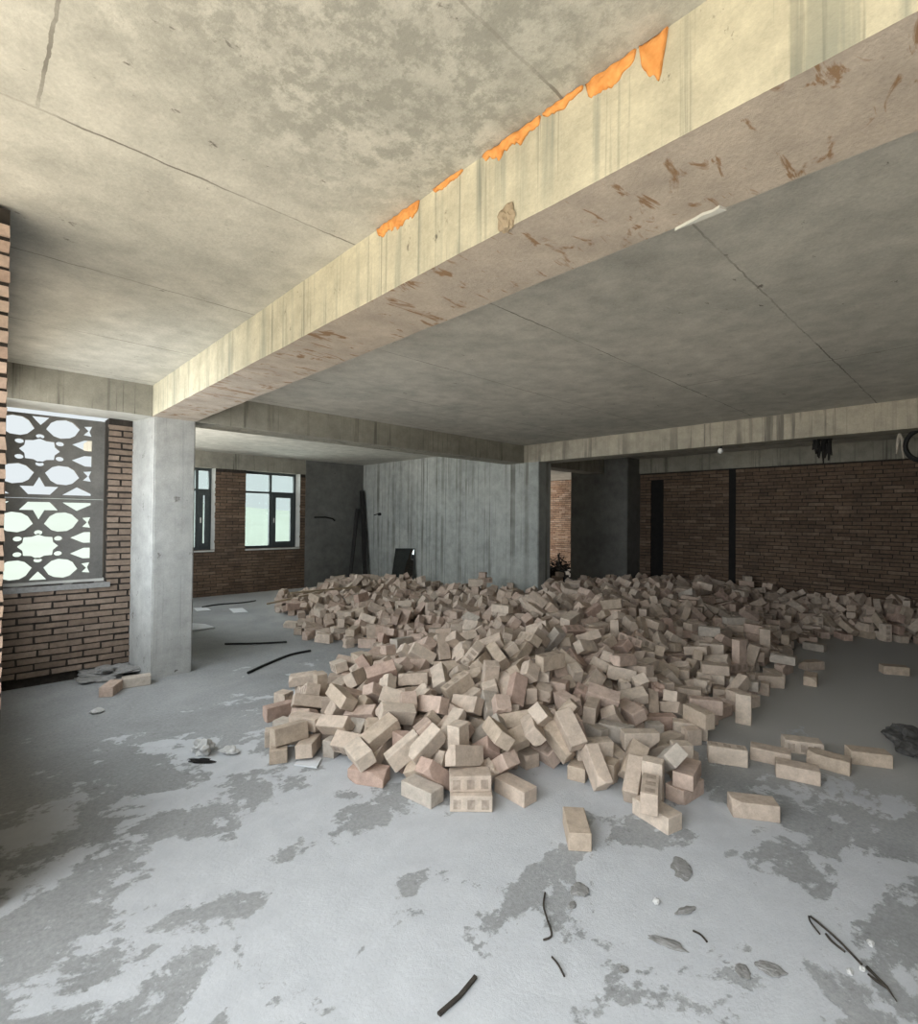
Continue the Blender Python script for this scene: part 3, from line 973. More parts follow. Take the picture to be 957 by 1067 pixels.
for i, (x, y, s_, lab) in enumerate(((1.07, -5.53, 0.010, 'tiny white pebble at the end of the long rusty wire'), (1.24, -5.53, 0.012, 'white chip right of the long rusty wire'),
                                     (1.02, -5.50, 0.011, 'white chip left of the forked twig'), (-0.55, -0.72, 0.035, 'white chip on the floor near the mortar spill'),
                                     (0.83, -4.86, 0.014, 'white chip next to the largest flat clod'))):
    bm = lump_bm((s_ * 1.4, s_, s_ * 0.7), 40 + i, 2, 0.6)
    o = tag(obj('white_chip', bm, 'clod_pale'), lab, 'chip', 'white chips on the floor')
    o.location = (x, y, 0)
# broken white lumps lying alone on the dust, left of the heap
for i, (x, y, sx, sy, sz, mat, lab) in enumerate(((-0.135, -2.06, 0.065, 0.06, 0.05, 'clod_pale', 'white broken lump alone on the floor left of the heap'),
                                                  (-0.005, -2.19, 0.055, 0.04, 0.025, 'clod_pale', 'flatter white lump beside the taller one left of the heap'),
                                                  (-0.19, -2.20, 0.08, 0.028, 0.012, 'soot', 'dark flat scrap in front of the white broken lumps'))):
    bm = lump_bm((sx, sy, sz), 60 + i, 3, 0.8)
    o = tag(obj('cement_lump', bm, mat), lab, 'lump', 'broken lumps left of the heap')
    o.location = (x, y, 0)
    o.rotation_euler = (0, 0, -0.7)
# dark sack at the right edge
bm = lump_bm((0.22, 0.17, 0.09), 77, 4, 0.7)
o = tag(obj('sack', bm, 'sack'), 'dark crumpled sack on the floor at the right edge', 'sack')
o.location = (3.62, -5.50, 0)
o.rotation_euler = (0, 0, 0.4)
# burnt rubbish under the sunlit wall
bm = bmesh.new()
for i in range(170):
    a = Vector((random.uniform(9.6, 10.7), random.uniform(1.9, 3.6), random.uniform(0.05, 0.5)))
    d = Vector((random.gauss(0, 1), random.gauss(0, 1), random.gauss(0, 0.8))).normalized() * random.uniform(0.1, 0.28)
    b_ = a + d
    b_.z = max(0.02, b_.z)
    add_tube(bm, [a, (a + b_) / 2 + Vector((0, 0, random.uniform(-0.03, 0.03))), b_], random.uniform(0.008, 0.03), 5)
for i in range(26):
    lo = Vector((random.uniform(9.6, 10.5), random.uniform(1.95, 3.4), 0))
    add_box(bm, lo, lo + Vector((random.uniform(0.1, 0.3), random.uniform(0.05, 0.2), random.uniform(0.1, 0.36))), 0, 0.03)
tag(obj('burnt_rubbish', bm, 'soot'), 'black heap of burnt branches and scraps below the sunlit brick wall', 'rubbish', kind='stuff')

# ------------------------------------------------------------------ loose bricks
BL, BW, BT = 0.2392, 0.1144, 0.0894


def brick_mesh(name, kind, seed):
    rg = random.Random(seed)
    length = BL if kind != 'half' else 0.13
    bm = bmesh.new()
    add_box(bm, (-length / 2, -BW / 2, -BT / 2), (length / 2, BW / 2, BT / 2))
    if kind == 'half':
        bmesh.ops.subdivide_edges(bm, edges=[e for e in bm.edges if all(v.co.x > 0 for v in e.verts)], cuts=3, use_grid_fill=True)
        for v in bm.verts:
            if v.co.x > 0.05:
                v.co.x -= rg.uniform(0.0, 0.03)
    if kind == 'chipped':
        for k in range(2):
            sx, sy, sz = rg.choice((-1, 1)), rg.choice((-1, 1)), rg.choice((-1, 1))
            n = Vector((sx * rg.uniform(0.4, 1), sy * rg.uniform(0.5, 1), sz * rg.uniform(0.5, 1))).normalized()
            corner = Vector((sx * length / 2, sy * BW / 2, sz * BT / 2))
            r = bmesh.ops.bisect_plane(bm, geom=bm.verts[:] + bm.edges[:] + bm.faces[:], plane_co=corner - n * rg.uniform(0.018, 0.035), plane_no=n, clear_outer=True)
            eds = [e for e in r['geom_cut'] if isinstance(e, bmesh.types.BMEdge)]
            bmesh.ops.holes_fill(bm, edges=eds)
    bmesh.ops.bevel(bm, geom=bm.edges[:], offset=0.0035, segments=1, affect='EDGES')
    bmesh.ops.recalc_face_normals(bm, faces=bm.faces)
    uvl = bm.loops.layers.uv.new('UVMap')
    for f in bm.faces:
        marked = kind == 'marked' and f.normal.y < -0.9
        for l in f.loops:
            l[uvl].uv = (l.vert.co.x / length + 0.5, l.vert.co.z / BT + 0.5) if marked else (0, 0)
    bm.normal_update()
    me = bpy.data.meshes.new(name)
    bm.to_mesh(me)
    bm.free()
    me.materials.append(M['loose'])
    return me


KINDS = ['whole', 'marked', 'chipped', 'chipped', 'half', 'half']
MESHES = [brick_mesh('brick_' + k, k, 3 + i) for i, k in enumerate(KINDS)]
TONES = {'pale beige': (0.61, 0.515, 0.425), 'beige': (0.565, 0.465, 0.38), 'pinkish': (0.56, 0.435, 0.36), 'tan': (0.52, 0.425, 0.335), 'reddish': (0.50, 0.365, 0.30), 'greyish': (0.49, 0.435, 0.375)}
# kind, x, y, z in millimetres, three turns in fifths of a degree
BRICKS = (
    2,1876,-4921,45,0,0,-280, 0,971,-4362,45,0,0,210, 0,613,-3537,45,0,0,-410, 1,789,-3758,135,0,0,-202, 0,1033,-3894,45,0,0,-460, 0,2541,-4978,45,0,0,-360, 1,764,-3793,45,0,0,-217,
    0,3151,-5253,45,0,0,-300, 2,2865,-5084,45,0,0,-425, 0,2680,-4787,45,0,0,-375, 1,3017,-4896,45,0,0,-310, 0,-146,-115,45,0,0,-50, 0,-365,-212,45,0,0,300, 0,223,-2458,45,0,0,330,
    0,5999,-5075,45,0,0,-300, 3,5525,-4416,45,0,0,-150, 2,4909,-4540,45,0,0,50, 2,9468,-4361,45,0,0,-100, 2,1489,-4157,123,-450,-212,309, 0,1413,-4581,45,0,0,382, 0,1486,-3970,296,-78,-200,350,
    1,2432,-4593,58,-450,0,585, 2,722,-3444,248,-369,-193,-77, 2,831,-3668,226,-555,85,-16, 3,492,-3162,45,0,0,609, 0,656,-3054,229,-53,131,868, 1,285,-2492,154,-409,900,-5,
    1,1392,-4554,147,-450,0,119, 1,1800,-4586,135,900,0,56, 0,1541,-4381,113,-450,-164,89, 0,471,-3088,154,780,0,388, 0,686,-3274,171,450,-169,-111, 3,1957,-4204,172,-450,0,693,
    3,709,-3549,118,48,-198,866, 1,1095,-3697,296,723,11,-583, 0,2676,-4306,172,450,0,-587, 3,1470,-3892,200,347,-183,431, 1,836,-2990,287,341,-48,778, 3,535,-2674,193,-648,31,565,
    2,1786,-4578,45,0,0,870, 1,1414,-2989,352,-457,-129,-66, 0,659,-2546,327,-774,-60,440, 1,1615,-3409,376,-211,696,139, 0,3271,-4430,120,827,450,0, 0,1105,-3053,299,328,-51,-431,
    0,2156,-3805,313,-776,71,-299, 2,1338,-3783,281,-239,16,-665, 0,893,-3550,250,157,462,672, 0,385,-2581,63,-29,30,231, 1,1597,-4471,120,811,450,0, 0,1756,-4504,213,205,-742,212,
    1,1988,-3441,532,-448,-4,-45, 0,2364,-3918,180,797,-10,323, 0,1308,-3199,291,-597,-44,-432, 3,521,-1808,57,-450,0,898, 0,2954,-4251,172,450,0,-300, 0,1113,-2401,388,157,-76,-150,
    0,1731,-4280,121,-150,739,47, 1,646,-2061,167,760,68,-115, 0,1961,-3829,264,-427,1,121, 0,1084,-3730,111,0,702,-466, 2,1409,-3633,45,0,900,391, 0,1423,-2774,365,-177,-109,280,
    1,548,-2858,122,706,-11,599, 5,1512,-4019,45,-900,0,92, 0,1464,-3767,331,-208,-768,88, 0,1651,-4038,147,-450,0,712, 0,4471,-4008,300,504,450,-39, 2,1283,-2605,346,-61,-16,-217,
    1,1509,-3738,72,-595,0,391, 0,1612,-3144,420,-50,-536,329, 0,465,-2393,160,900,0,-329, 0,2000,-4006,147,-450,0,-354, 0,2586,-3809,205,-786,-64,-223, 0,3882,-3982,225,0,900,-311,
    1,1728,-2177,380,-631,156,-184, 5,1405,-3453,326,-53,193,-641, 5,2551,-4297,58,450,0,733, 0,1922,-2237,423,-7,324,-548, 0,1254,-3665,188,-155,72,785, 4,1782,-3400,483,256,-195,126,
    2,2877,-3572,409,877,25,-40, 0,1042,-3599,156,229,187,523, 3,958,-3427,282,460,730,62, 1,980,-2232,326,-603,27,168, 2,924,-1421,145,24,-39,-198, 0,1957,-2915,475,-280,113,-548,
    0,755,-2678,208,595,-52,-317, 5,1864,-3477,328,70,45,-316, 0,4474,-4289,58,450,0,617, 0,2978,-3128,417,262,57,-20, 1,2133,-3920,162,222,-244,836, 0,2818,-3588,292,-536,48,-282,
    1,1873,-3684,295,506,0,-563, 0,2633,-4026,57,450,0,-206, 0,2780,-2893,481,133,266,534, 0,1411,-3574,244,-197,843,-237, 2,5077,-4255,160,0,0,-433, 3,968,-2797,305,-246,-82,683,
    1,2836,-4015,99,184,74,400, 0,1872,-3876,148,432,16,-478, 4,1610,-4182,65,-511,450,0, 0,3711,-4246,144,451,-163,-73, 0,1448,-3306,280,-56,77,-639, 0,970,-2569,280,745,163,-4,
    0,831,-1914,210,53,450,0, 0,3488,-4355,135,0,0,-541, 1,1869,-2696,462,159,-224,-500, 0,2749,-3890,124,594,-159,141, 0,2948,-4006,173,14,-96,-877, 0,3276,-3968,135,-900,0,-353,
    0,1212,-3509,211,171,-200,-259, 3,2337,-3597,315,258,-121,25, 0,2276,-3461,339,-388,-570,267, 1,7919,-4770,120,451,450,225, 5,3536,-4005,147,-450,0,-464, 1,2479,-2838,519,-194,-32,-548,
    0,2043,-2738,528,-108,117,639, 0,3014,-3649,311,14,34,403, 0,3344,-2698,580,-38,56,-867, 0,567,-2662,59,-441,0,-771, 0,4910,-3992,162,78,-252,-30, 0,2668,-4246,57,450,0,-322,
    1,1171,-1639,264,836,43,360, 5,1084,-2532,333,-239,-231,238, 2,2771,-3782,258,771,211,159, 5,982,-2929,314,4,256,-593, 0,2169,-2835,490,-157,26,315, 0,1952,-4487,120,224,-450,0,
    0,3102,-3073,474,716,-72,-184, 1,702,-1977,214,-814,131,391, 2,5081,-3480,327,-450,0,-347, 0,2347,-4221,45,0,0,-36, 0,2011,-3448,340,4,-1,-355, 0,2211,-2945,443,-128,-109,70,
    3,4063,-3009,487,471,-45,259, 0,6561,-4226,45,0,0,-480, 0,2606,-2839,533,-28,-705,-14, 1,1773,-3376,327,-450,0,-607, 3,1688,-3262,351,697,-188,275, 1,4519,-3711,262,450,0,-314,
    4,710,-1489,45,900,0,-331, 0,5627,-3917,235,-459,450,-352, 0,3448,-3225,366,158,-80,-541, 0,4375,-2584,613,429,-30,-244, 3,2040,-2322,470,-138,190,14, 3,634,-3041,118,-19,-139,122,
    3,2055,244,58,450,0,-326, 0,3741,-1947,640,-698,167,-346, 1,4288,-3854,191,777,67,472, 2,4337,-3634,257,-24,-849,459, 1,1869,-2797,411,689,-25,138, 2,2007,-2396,400,-314,192,415,
    1,3260,-1803,580,879,1,-400, 1,3217,-2816,480,270,-881,-91, 1,3602,-3236,387,-213,88,-302, 0,5962,-3457,340,0,0,-202, 3,8008,-4521,147,450,0,-637, 3,745,-3174,120,-27,450,-36,
    0,863,-3262,252,175,-828,289, 3,1660,-3798,288,169,264,684, 3,3331,-3116,394,387,170,740, 1,4410,-3095,455,21,-50,411, 0,4160,-3309,316,193,-98,170, 4,983,-3700,85,-450,-297,-466,
    2,3580,-3636,187,218,101,-226, 0,4153,-2465,528,-454,-117,-71, 2,8337,-4828,267,-568,-48,-683, 3,698,-2496,204,371,-116,-852, 1,6737,-3403,309,241,-177,658, 0,7977,-4347,107,-819,-135,260,
    5,1707,-1658,330,6,856,-472, 2,1641,-2875,332,279,819,-213, 3,1805,-2124,436,-202,-125,-493, 0,1467,-2204,330,620,-86,-505, 0,2340,-365,57,450,0,-266, 3,3645,-1999,541,1,-756,-369,
    4,2915,-3854,203,-80,-666,286, 1,637,-2758,110,0,194,-738, 5,1169,-2868,313,-316,-179,-73, 0,2017,-1483,323,32,-886,36, 2,3915,-4236,135,0,0,-412, 2,5996,-3697,263,-450,0,-517,
    3,2835,-3405,316,-117,116,-318, 1,2829,-3125,315,-761,-112,302, 4,1565,-3198,333,673,333,21, 4,2406,-4089,65,651,450,0, 1,4452,-3972,135,0,-900,-111, 0,4510,-3322,295,60,140,-109,
    5,819,-3456,153,107,0,512, 3,5077,-4259,57,450,0,851, 0,1660,-2171,274,-192,46,495, 0,8425,-4931,314,519,565,-174, 1,2181,-3664,259,-557,-117,605, 0,3300,-3591,287,15,4,0,
    1,3887,-3946,135,0,0,539, 0,7606,-4345,45,0,900,205, 2,1691,-2044,356,148,-715,-126, 0,2916,-2887,455,-61,47,503, 0,3511,-3752,121,0,649,674, 3,4280,-3034,409,141,-316,301,
    3,854,-2595,185,-353,-602,50, 0,1817,-3260,457,-608,4,130, 0,3269,-4235,45,0,0,-48, 0,1356,-1734,318,21,-885,406, 5,2665,-3703,245,214,-450,442, 0,2946,-326,278,-100,636,112,
    2,4162,-4252,58,450,0,495, 0,1273,-1942,291,98,-260,625, 0,754,-3339,103,121,105,-737, 0,3676,-3043,448,-387,570,170, 3,5078,-3669,243,-11,-767,-120, 0,2720,-1843,450,-315,27,418,
    0,1809,-4117,57,-450,0,283, 1,7533,-4105,45,0,0,-721, 3,3918,-3615,142,286,110,568, 1,8098,-4683,237,343,743,161, 0,2953,-2202,464,15,247,759, 2,1999,-3372,430,-2,-4,141,
    5,2160,-185,57,-450,0,885, 0,1354,-3316,161,-72,-864,385, 3,2026,551,58,450,0,116, 0,2654,119,243,-323,-63,604, 0,2306,-55,160,0,0,203, 5,704,-2892,192,328,-23,748, 0,2070,-4229,58,450,0,-153,
    2,3140,-2275,493,232,-677,177, 4,3810,-3709,135,0,0,522, 0,1044,-3172,174,-215,-225,665, 0,2353,-2118,418,-168,72,729, 1,3571,-2893,486,-22,888,-72, 0,2945,340,323,241,-777,-181,
    2,3132,-1423,412,707,-48,446, 0,8038,-4892,45,0,0,215, 3,1670,-2707,294,-178,-630,492, 0,5944,-2973,349,209,-211,601, 0,8113,-4836,162,-467,31,-643, 1,4169,-2766,479,-112,-737,362,
    4,5136,-3231,340,0,0,383, 1,8034,-4076,163,81,639,423, 0,4304,-3341,245,-888,44,390, 1,8256,-5073,210,190,-202,-209, 0,2902,674,457,-401,22,-806, 0,330,-2288,57,450,0,771,
    0,5746,-2925,345,-501,721,19, 2,6183,-4005,172,450,0,-861, 0,3109,-3859,120,25,-450,723, 2,4036,-3670,110,0,-194,-33, 3,2302,249,135,-900,0,-25, 1,3873,-3425,241,376,-708,168,
    1,1487,-3033,277,128,-22,-488, 1,3910,-3252,315,118,-792,-208, 0,2460,-2582,510,-390,-10,200, 3,7836,-3859,122,450,202,253, 0,2228,-3320,339,35,-159,-597, 3,2445,-558,110,-450,150,132,
    5,4191,-2598,500,207,-863,-26, 3,4556,-82,617,-450,0,-221, 5,3676,-4107,57,450,0,-335, 1,4859,-1924,625,692,21,-558, 0,7563,-2479,562,466,55,-397, 0,2193,-3436,263,394,251,305,
    2,5913,-4049,57,-450,0,827, 0,2359,918,262,-450,0,412, 1,3823,-528,361,219,-149,792, 0,4232,-3669,182,517,195,161, 0,5901,-2825,436,222,-157,-583, 0,8000,-4535,45,0,0,-678,
    2,454,-2142,45,0,0,561, 0,2823,-307,319,532,-60,208, 3,3392,-107,328,702,-258,-106, 0,3059,-502,239,602,-74,255, 1,8832,-4340,417,120,161,858, 0,2604,2248,147,450,0,830,
    1,3995,-772,441,293,798,217, 0,4873,-3073,322,1,587,268, 0,1993,-2527,349,208,-743,-64, 3,1833,-2396,274,-239,13,699, 0,2977,2218,254,467,-78,535, 1,3658,-2730,487,298,-10,-78,
    0,5935,-3456,250,0,0,613, 0,8074,-3677,311,-206,25,-684, 0,2470,-3275,388,273,170,-376, 0,3737,-2247,500,893,-30,-154, 3,2943,-3239,314,-320,-114,-486, 2,2584,594,250,0,-900,-285,
    2,3271,126,366,-674,-12,-189, 2,2150,1361,45,0,0,-323, 3,2761,489,277,-501,78,528, 0,4742,-4256,45,0,0,-704, 1,7626,-2742,401,260,-671,-357, 0,2509,-174,120,-293,450,0,
    1,7196,-3070,327,450,0,-896, 3,778,-2294,172,-450,0,716, 2,823,-2470,267,-69,-778,23, 3,6720,-2869,339,-397,95,-278, 0,4477,-1856,538,240,211,-193, 1,6746,-2521,492,-618,-114,-473,
    1,7841,-3999,120,-228,-450,0, 2,2593,-554,174,-900,103,148, 1,4752,-2827,502,-450,0,-804, 2,5340,-3939,147,-450,0,250, 0,3234,-468,247,-566,-31,-459, 5,3247,-1020,400,900,0,58,
    3,3800,-2161,521,441,-678,-157, 0,1029,-3011,164,-404,25,712, 0,2920,-3452,363,-28,-742,-27, 0,3724,-3356,275,-900,0,226, 0,4234,-913,507,409,367,513, 2,604,-2097,85,108,57,490,
    1,1341,-1530,230,566,43,-224, 1,3111,-2005,473,637,18,-64, 0,3374,-2954,480,13,-34,-515, 2,7133,-3635,173,43,20,291, 1,7896,-3166,303,-260,778,-218, 3,4248,-3416,160,0,-900,-136,
    0,8653,-4747,320,-55,-644,144, 0,2347,-1961,432,-65,-636,295, 1,8809,-3398,360,-692,-112,-190, 0,3666,-3921,104,238,82,635, 3,3449,-258,325,-29,-450,382, 0,4703,-1834,553,-712,-1,-555,
    1,5977,-3736,160,0,0,399, 2,1628,-1534,252,-124,102,-822, 0,3468,-3417,250,50,117,-839, 0,2933,624,364,-29,-45,-68, 0,5290,-2730,433,-239,200,-424, 1,5482,-1292,634,-98,17,555,
    0,2550,-2398,461,249,-55,749, 3,2556,-2168,406,-184,274,-247, 1,5746,-2202,526,-44,-197,898, 0,8743,-4588,362,346,-150,66, 2,4784,-2671,488,481,-33,-797, 3,2177,960,140,-93,-43,-157,
    2,4149,-2343,560,258,-58,900, 0,5084,-3392,225,0,0,-604, 1,5364,-3544,262,450,0,866, 0,7084,-3854,101,-324,77,767, 1,8294,-3387,252,45,4,372, 0,2733,-184,213,218,565,-460,
    3,8677,-3169,347,-32,10,-143, 0,2769,2151,111,0,-704,203, 0,3536,-4264,45,0,0,378, 0,4968,-3595,209,0,-133,756, 0,8586,-4534,300,633,55,-553, 1,879,-2175,275,900,0,184,
    1,8097,-3800,172,450,0,-258, 1,8473,-2999,347,-263,261,-430, 1,8822,-4921,442,-450,0,887, 0,4930,-3169,234,447,-408,270, 0,2824,-2169,473,203,-5,285, 2,6917,-4016,45,-900,0,100,
    0,3726,-1819,570,144,263,-455, 3,4496,-370,476,221,104,399, 0,6496,-2245,493,168,-744,356, 0,7909,-2911,461,-13,-15,350, 3,8278,-4340,257,13,-20,-885, 1,4886,-1676,602,497,59,-281,
    1,6791,-3098,234,-463,-126,386, 4,4124,-3514,160,-900,0,-378, 2,7709,-3952,57,450,0,-432, 1,1074,-1741,181,-887,49,281, 3,2208,-1521,321,565,-54,-427, 3,2173,802,94,-814,90,-30,
    1,4116,-829,460,-66,848,244, 5,4317,-1970,510,275,-213,591, 4,8467,-4315,311,-652,-39,-465, 2,8806,-4724,410,785,-92,-9, 1,8974,-2673,503,-453,1,-373, 1,2310,247,237,450,0,-601,
    0,7796,-2831,381,63,188,381, 2,7887,-4094,57,450,0,251, 0,7982,-3603,197,-666,-133,-6, 0,2354,629,121,800,182,294, 0,2813,-2677,472,335,682,-321, 3,3354,968,340,-50,-568,537,
    0,1271,-2312,294,-86,178,-839, 0,1639,-3911,203,-304,347,-33, 1,2826,35,226,360,-330,0, 3,3007,-2527,486,-292,105,547, 0,4573,-2244,545,-51,249,720, 0,5677,-2633,474,-125,-104,-626,
    0,8984,-4769,424,-414,-226,308, 0,3739,2116,485,170,200,896, 3,6059,-2592,459,11,-72,527, 0,8668,-3791,332,427,-124,-736, 4,2040,896,45,0,0,193, 0,2544,50,181,844,142,0,
    0,3074,-1210,319,451,-54,-109, 1,8247,-4157,184,-604,160,445, 0,3114,2164,237,541,-25,-416, 0,3701,-323,307,367,-90,857, 0,8965,-3088,466,-408,98,-25, 3,6970,-2389,528,-90,-16,547,
    1,2387,708,193,0,-165,-527, 3,2711,-1408,289,-309,60,506, 0,7728,-3651,172,-450,0,37, 2,2574,-286,120,-258,450,0, 3,4012,-3173,320,403,-197,679, 1,4254,1181,409,-762,-22,-337,
    1,5041,-3958,147,450,0,-381, 0,5316,-3248,319,-481,-22,483, 0,3516,2095,355,87,131,-809, 1,3891,-2425,485,-304,162,-805, 0,6929,-4121,58,-450,0,-800, 0,1012,-3408,196,9,-170,27,
    3,3029,-3272,347,-606,195,363, 0,8666,-4319,325,-633,159,-281, 5,2662,-665,155,-36,450,0, 1,3749,-802,337,648,-20,20, 0,4436,332,498,-591,-77,-532, 1,5259,-2193,530,-5,-804,-378,
    0,2426,-2786,453,-186,-838,314, 2,3380,2265,291,-197,-126,466, 1,3828,2617,430,0,0,-139, 0,6306,-3790,107,360,107,-662, 3,6577,-3948,135,-900,0,-25, 1,8738,-2939,433,12,858,-412,
    0,9076,-3477,391,-25,-721,418, 2,9015,-2150,476,-12,-69,654, 3,1796,-3379,225,-900,0,-332, 3,3322,-541,226,332,-62,-464, 3,5110,-3201,250,0,0,-149, 1,2632,2035,45,0,0,342,
    1,3175,3051,219,-239,-157,-126, 5,3272,-1562,399,848,307,55, 1,3736,-1564,479,320,274,213, 3,3914,-49,355,-267,37,-311, 0,8548,-4172,295,171,30,6, 0,3563,1894,348,213,-22,146,
    1,4540,-4189,45,900,0,-262, 0,1188,-3138,256,-304,-29,427, 1,2319,-54,57,450,0,-92, 1,2778,1181,260,-339,-96,713, 0,3178,334,345,-288,-66,-701, 0,6046,-1178,519,-425,-234,-586,
    0,7366,-2422,489,41,739,134, 2,888,-2846,217,406,-696,18, 3,2350,256,45,0,0,-826, 1,2603,-2864,305,-437,611,220, 0,2758,3097,120,215,-450,0, 3,2772,3039,285,0,0,248, 2,3373,1660,268,-580,-115,-60,
    1,5426,-2289,496,-848,40,277, 0,6020,-3242,215,-55,406,-750, 2,6370,-2716,464,339,38,-318, 1,8850,-4480,365,-284,754,56, 1,1159,-2639,261,24,814,-478, 0,4049,-492,373,-681,-101,123,
    2,6222,-2757,455,0,900,-385, 0,8444,-4584,242,85,-202,769, 0,2510,234,167,-768,41,-376, 0,2806,-2360,397,217,106,874, 0,3575,78,359,-755,-282,-181, 3,5045,-1331,579,468,-153,369,
    2,6517,-2913,306,128,-161,358, 2,8166,-4151,125,-588,164,443, 0,8950,-2693,605,1,3,140, 0,2086,-4424,57,-450,0,809, 1,2983,-450,170,-165,-26,-801, 0,4552,-85,440,688,450,-67,
    0,4226,-151,369,-717,-163,212, 3,5730,-2715,403,-365,-18,196, 2,8448,-4444,211,-247,-153,-77, 3,3664,-1481,511,-445,-617,213, 0,4675,1434,513,419,66,357, 1,5146,275,580,0,-900,-168,
    2,5530,-2570,501,-411,-155,-752, 1,6651,-3460,193,-641,23,-534, 0,7252,-1767,580,28,-76,266, 0,8496,-3778,267,93,-32,771, 0,2732,-3366,279,134,95,208, 3,2567,-60,147,450,0,-900,
    3,3650,3087,257,43,721,223, 0,3683,829,377,158,666,-476, 2,4480,-1635,570,-628,25,-591, 0,5400,-2541,444,-137,-145,258, 1,6408,-3837,117,-327,132,353, 2,6979,-1990,544,122,-63,872,
    0,8341,-3829,201,-367,-119,-659, 1,9026,-4220,472,106,28,-889, 0,8786,-3872,293,295,579,-29, 1,2382,-3966,58,450,0,-106, 0,2454,-3882,104,0,170,787, 0,3830,855,430,0,0,-463,
    0,8711,-4021,308,114,99,101, 4,8759,-4031,400,-380,133,-9, 1,8930,-3261,366,582,234,-4, 0,1997,-3645,217,823,-82,109, 3,2670,-3455,168,-776,-38,-264, 2,2822,-3567,160,0,0,199,
    1,3397,633,346,-22,831,479, 1,4075,392,355,260,169,282, 3,4604,160,466,161,-25,286, 0,6792,-3649,160,900,0,-353, 0,8100,-1880,471,-732,89,-423, 1,1463,-3479,203,-900,-204,139,
    2,3837,-91,309,-178,213,-99, 1,4716,1381,422,68,-874,137, 0,7207,-3748,113,0,208,-606, 1,1775,-2663,312,513,-145,-361, 0,4386,244,417,-153,-48,-480, 0,5649,-3638,160,0,-900,171,
    1,6787,-1902,500,-320,-225,237, 4,7770,-3214,237,450,2,-204, 0,992,-3295,190,9,-146,28, 3,8780,-4223,348,-697,-278,134, 0,2638,2314,45,0,0,217, 1,2715,-769,120,-289,-450,0,
    1,3412,-2307,476,24,28,-892, 3,3580,-2039,426,-770,228,121, 0,3887,2125,414,-383,-130,-568, 2,4269,-1729,531,-505,246,-459, 0,4219,306,391,-753,-103,-404, 4,4975,-2947,398,-55,-34,268,
    2,4999,-1497,638,47,-55,223, 2,7442,-2806,296,-4,81,622, 1,8283,-4603,230,29,69,460, 0,1587,-2485,277,-817,-57,-187, 1,4026,-177,345,-419,-212,137, 1,4099,1214,450,854,-100,252,
    2,4337,1968,411,-522,671,-114, 2,8448,-2776,438,584,-74,-585, 5,2345,899,147,450,0,268, 3,3322,2042,223,-174,-43,-701, 4,5118,295,670,900,0,-308, 0,6022,-2276,474,-712,-116,350,
    0,8688,-3640,305,-737,14,156, 3,1661,-1677,243,33,-30,-750, 3,2145,694,57,-450,0,840, 1,4321,-2663,519,8,42,454, 3,5206,-3038,296,227,17,36, 0,5345,-3970,45,0,0,7, 3,5748,-1817,547,395,-103,758,
    1,5988,-1919,540,428,-871,-13, 1,6425,-2164,532,-234,62,-799, 2,8380,-3967,225,0,0,269, 0,1017,-2375,200,445,-246,651, 0,2177,-2464,411,649,-179,175, 0,2103,-1800,370,304,877,97,
    0,3456,-402,215,2,285,-756, 1,3609,2711,323,-117,-701,456, 1,9061,-4867,447,388,69,-550, 0,2948,-2910,360,-459,76,731, 2,3047,102,243,0,359,-149, 2,3407,2930,219,-84,141,-496,
    2,6927,-1405,544,-541,61,-515, 0,7607,-2442,466,57,0,-32, 0,7745,-3034,273,-9,-899,177, 0,7907,-2888,371,-12,-15,343, 0,8686,-3990,226,15,148,-124, 1,4402,1761,435,494,-146,-464,
    0,8645,-3322,246,82,-303,-770, 1,1216,-1929,214,-653,-136,403, 0,3281,702,283,-726,206,249, 0,6145,-2275,450,531,628,83, 1,7978,-3365,123,9,743,10, 3,3492,-627,312,104,119,197,
    0,5215,-2711,385,-143,271,-293, 0,5193,-1041,545,698,282,-328, 3,1166,-2329,337,843,-188,292, 0,3002,-3699,227,31,19,587, 0,2775,-409,115,-450,728,151, 0,3262,-3717,172,-8,37,217,
    2,4081,55,370,203,791,211, 2,4343,-297,410,-238,-818,-161, 3,4952,2777,398,-184,11,673, 0,8501,-4865,306,325,-322,-113, 0,2130,401,57,-450,0,-429, 0,3611,-1268,390,-493,-241,-341,
    1,4133,-3990,57,450,0,-684, 0,4989,-66,429,-48,722,131, 0,5784,-3911,108,336,104,-629, 0,6949,-2133,505,611,-247,9, 0,2606,-405,120,253,450,0, 0,2668,816,232,82,-143,-832,
    0,2844,-1141,237,-450,0,-272, 0,2932,-619,118,-247,129,689, 0,2951,2226,153,53,-60,386, 2,2976,3100,178,6,-117,-651, 2,3176,2837,172,450,0,-22, 0,3618,714,339,-873,76,-114,
    0,4165,2082,303,-99,230,-19, 0,4941,-934,481,168,-702,-86, 1,6270,-2828,365,0,0,-404, 3,6654,-3655,113,-126,-138,-565, 0,7323,-2517,348,-43,-15,-190, 3,3102,-144,288,-504,10,710,
    1,3432,-2444,439,-170,-704,176, 0,4274,-1024,480,-417,254,193, 1,4386,-3066,287,36,255,431, 1,5160,-2439,449,701,144,-344, 1,4923,3271,333,217,104,-193, 2,5561,-2669,351,616,240,432,
    0,8103,886,327,450,0,-403, 0,8167,-3461,133,541,219,-359, 2,2934,1926,114,250,116,-202, 0,3175,-607,159,813,21,-106, 0,3906,2229,511,-556,74,-43, 0,4721,1299,350,11,72,525,
    0,4715,-728,519,-4,-3,-882, 0,6432,-2424,392,-518,-349,17, 0,6734,-1534,558,307,-856,142, 1,8877,-4120,336,102,621,37, 0,9071,-3717,375,-20,-892,405, 0,2003,-3443,160,3,896,221,
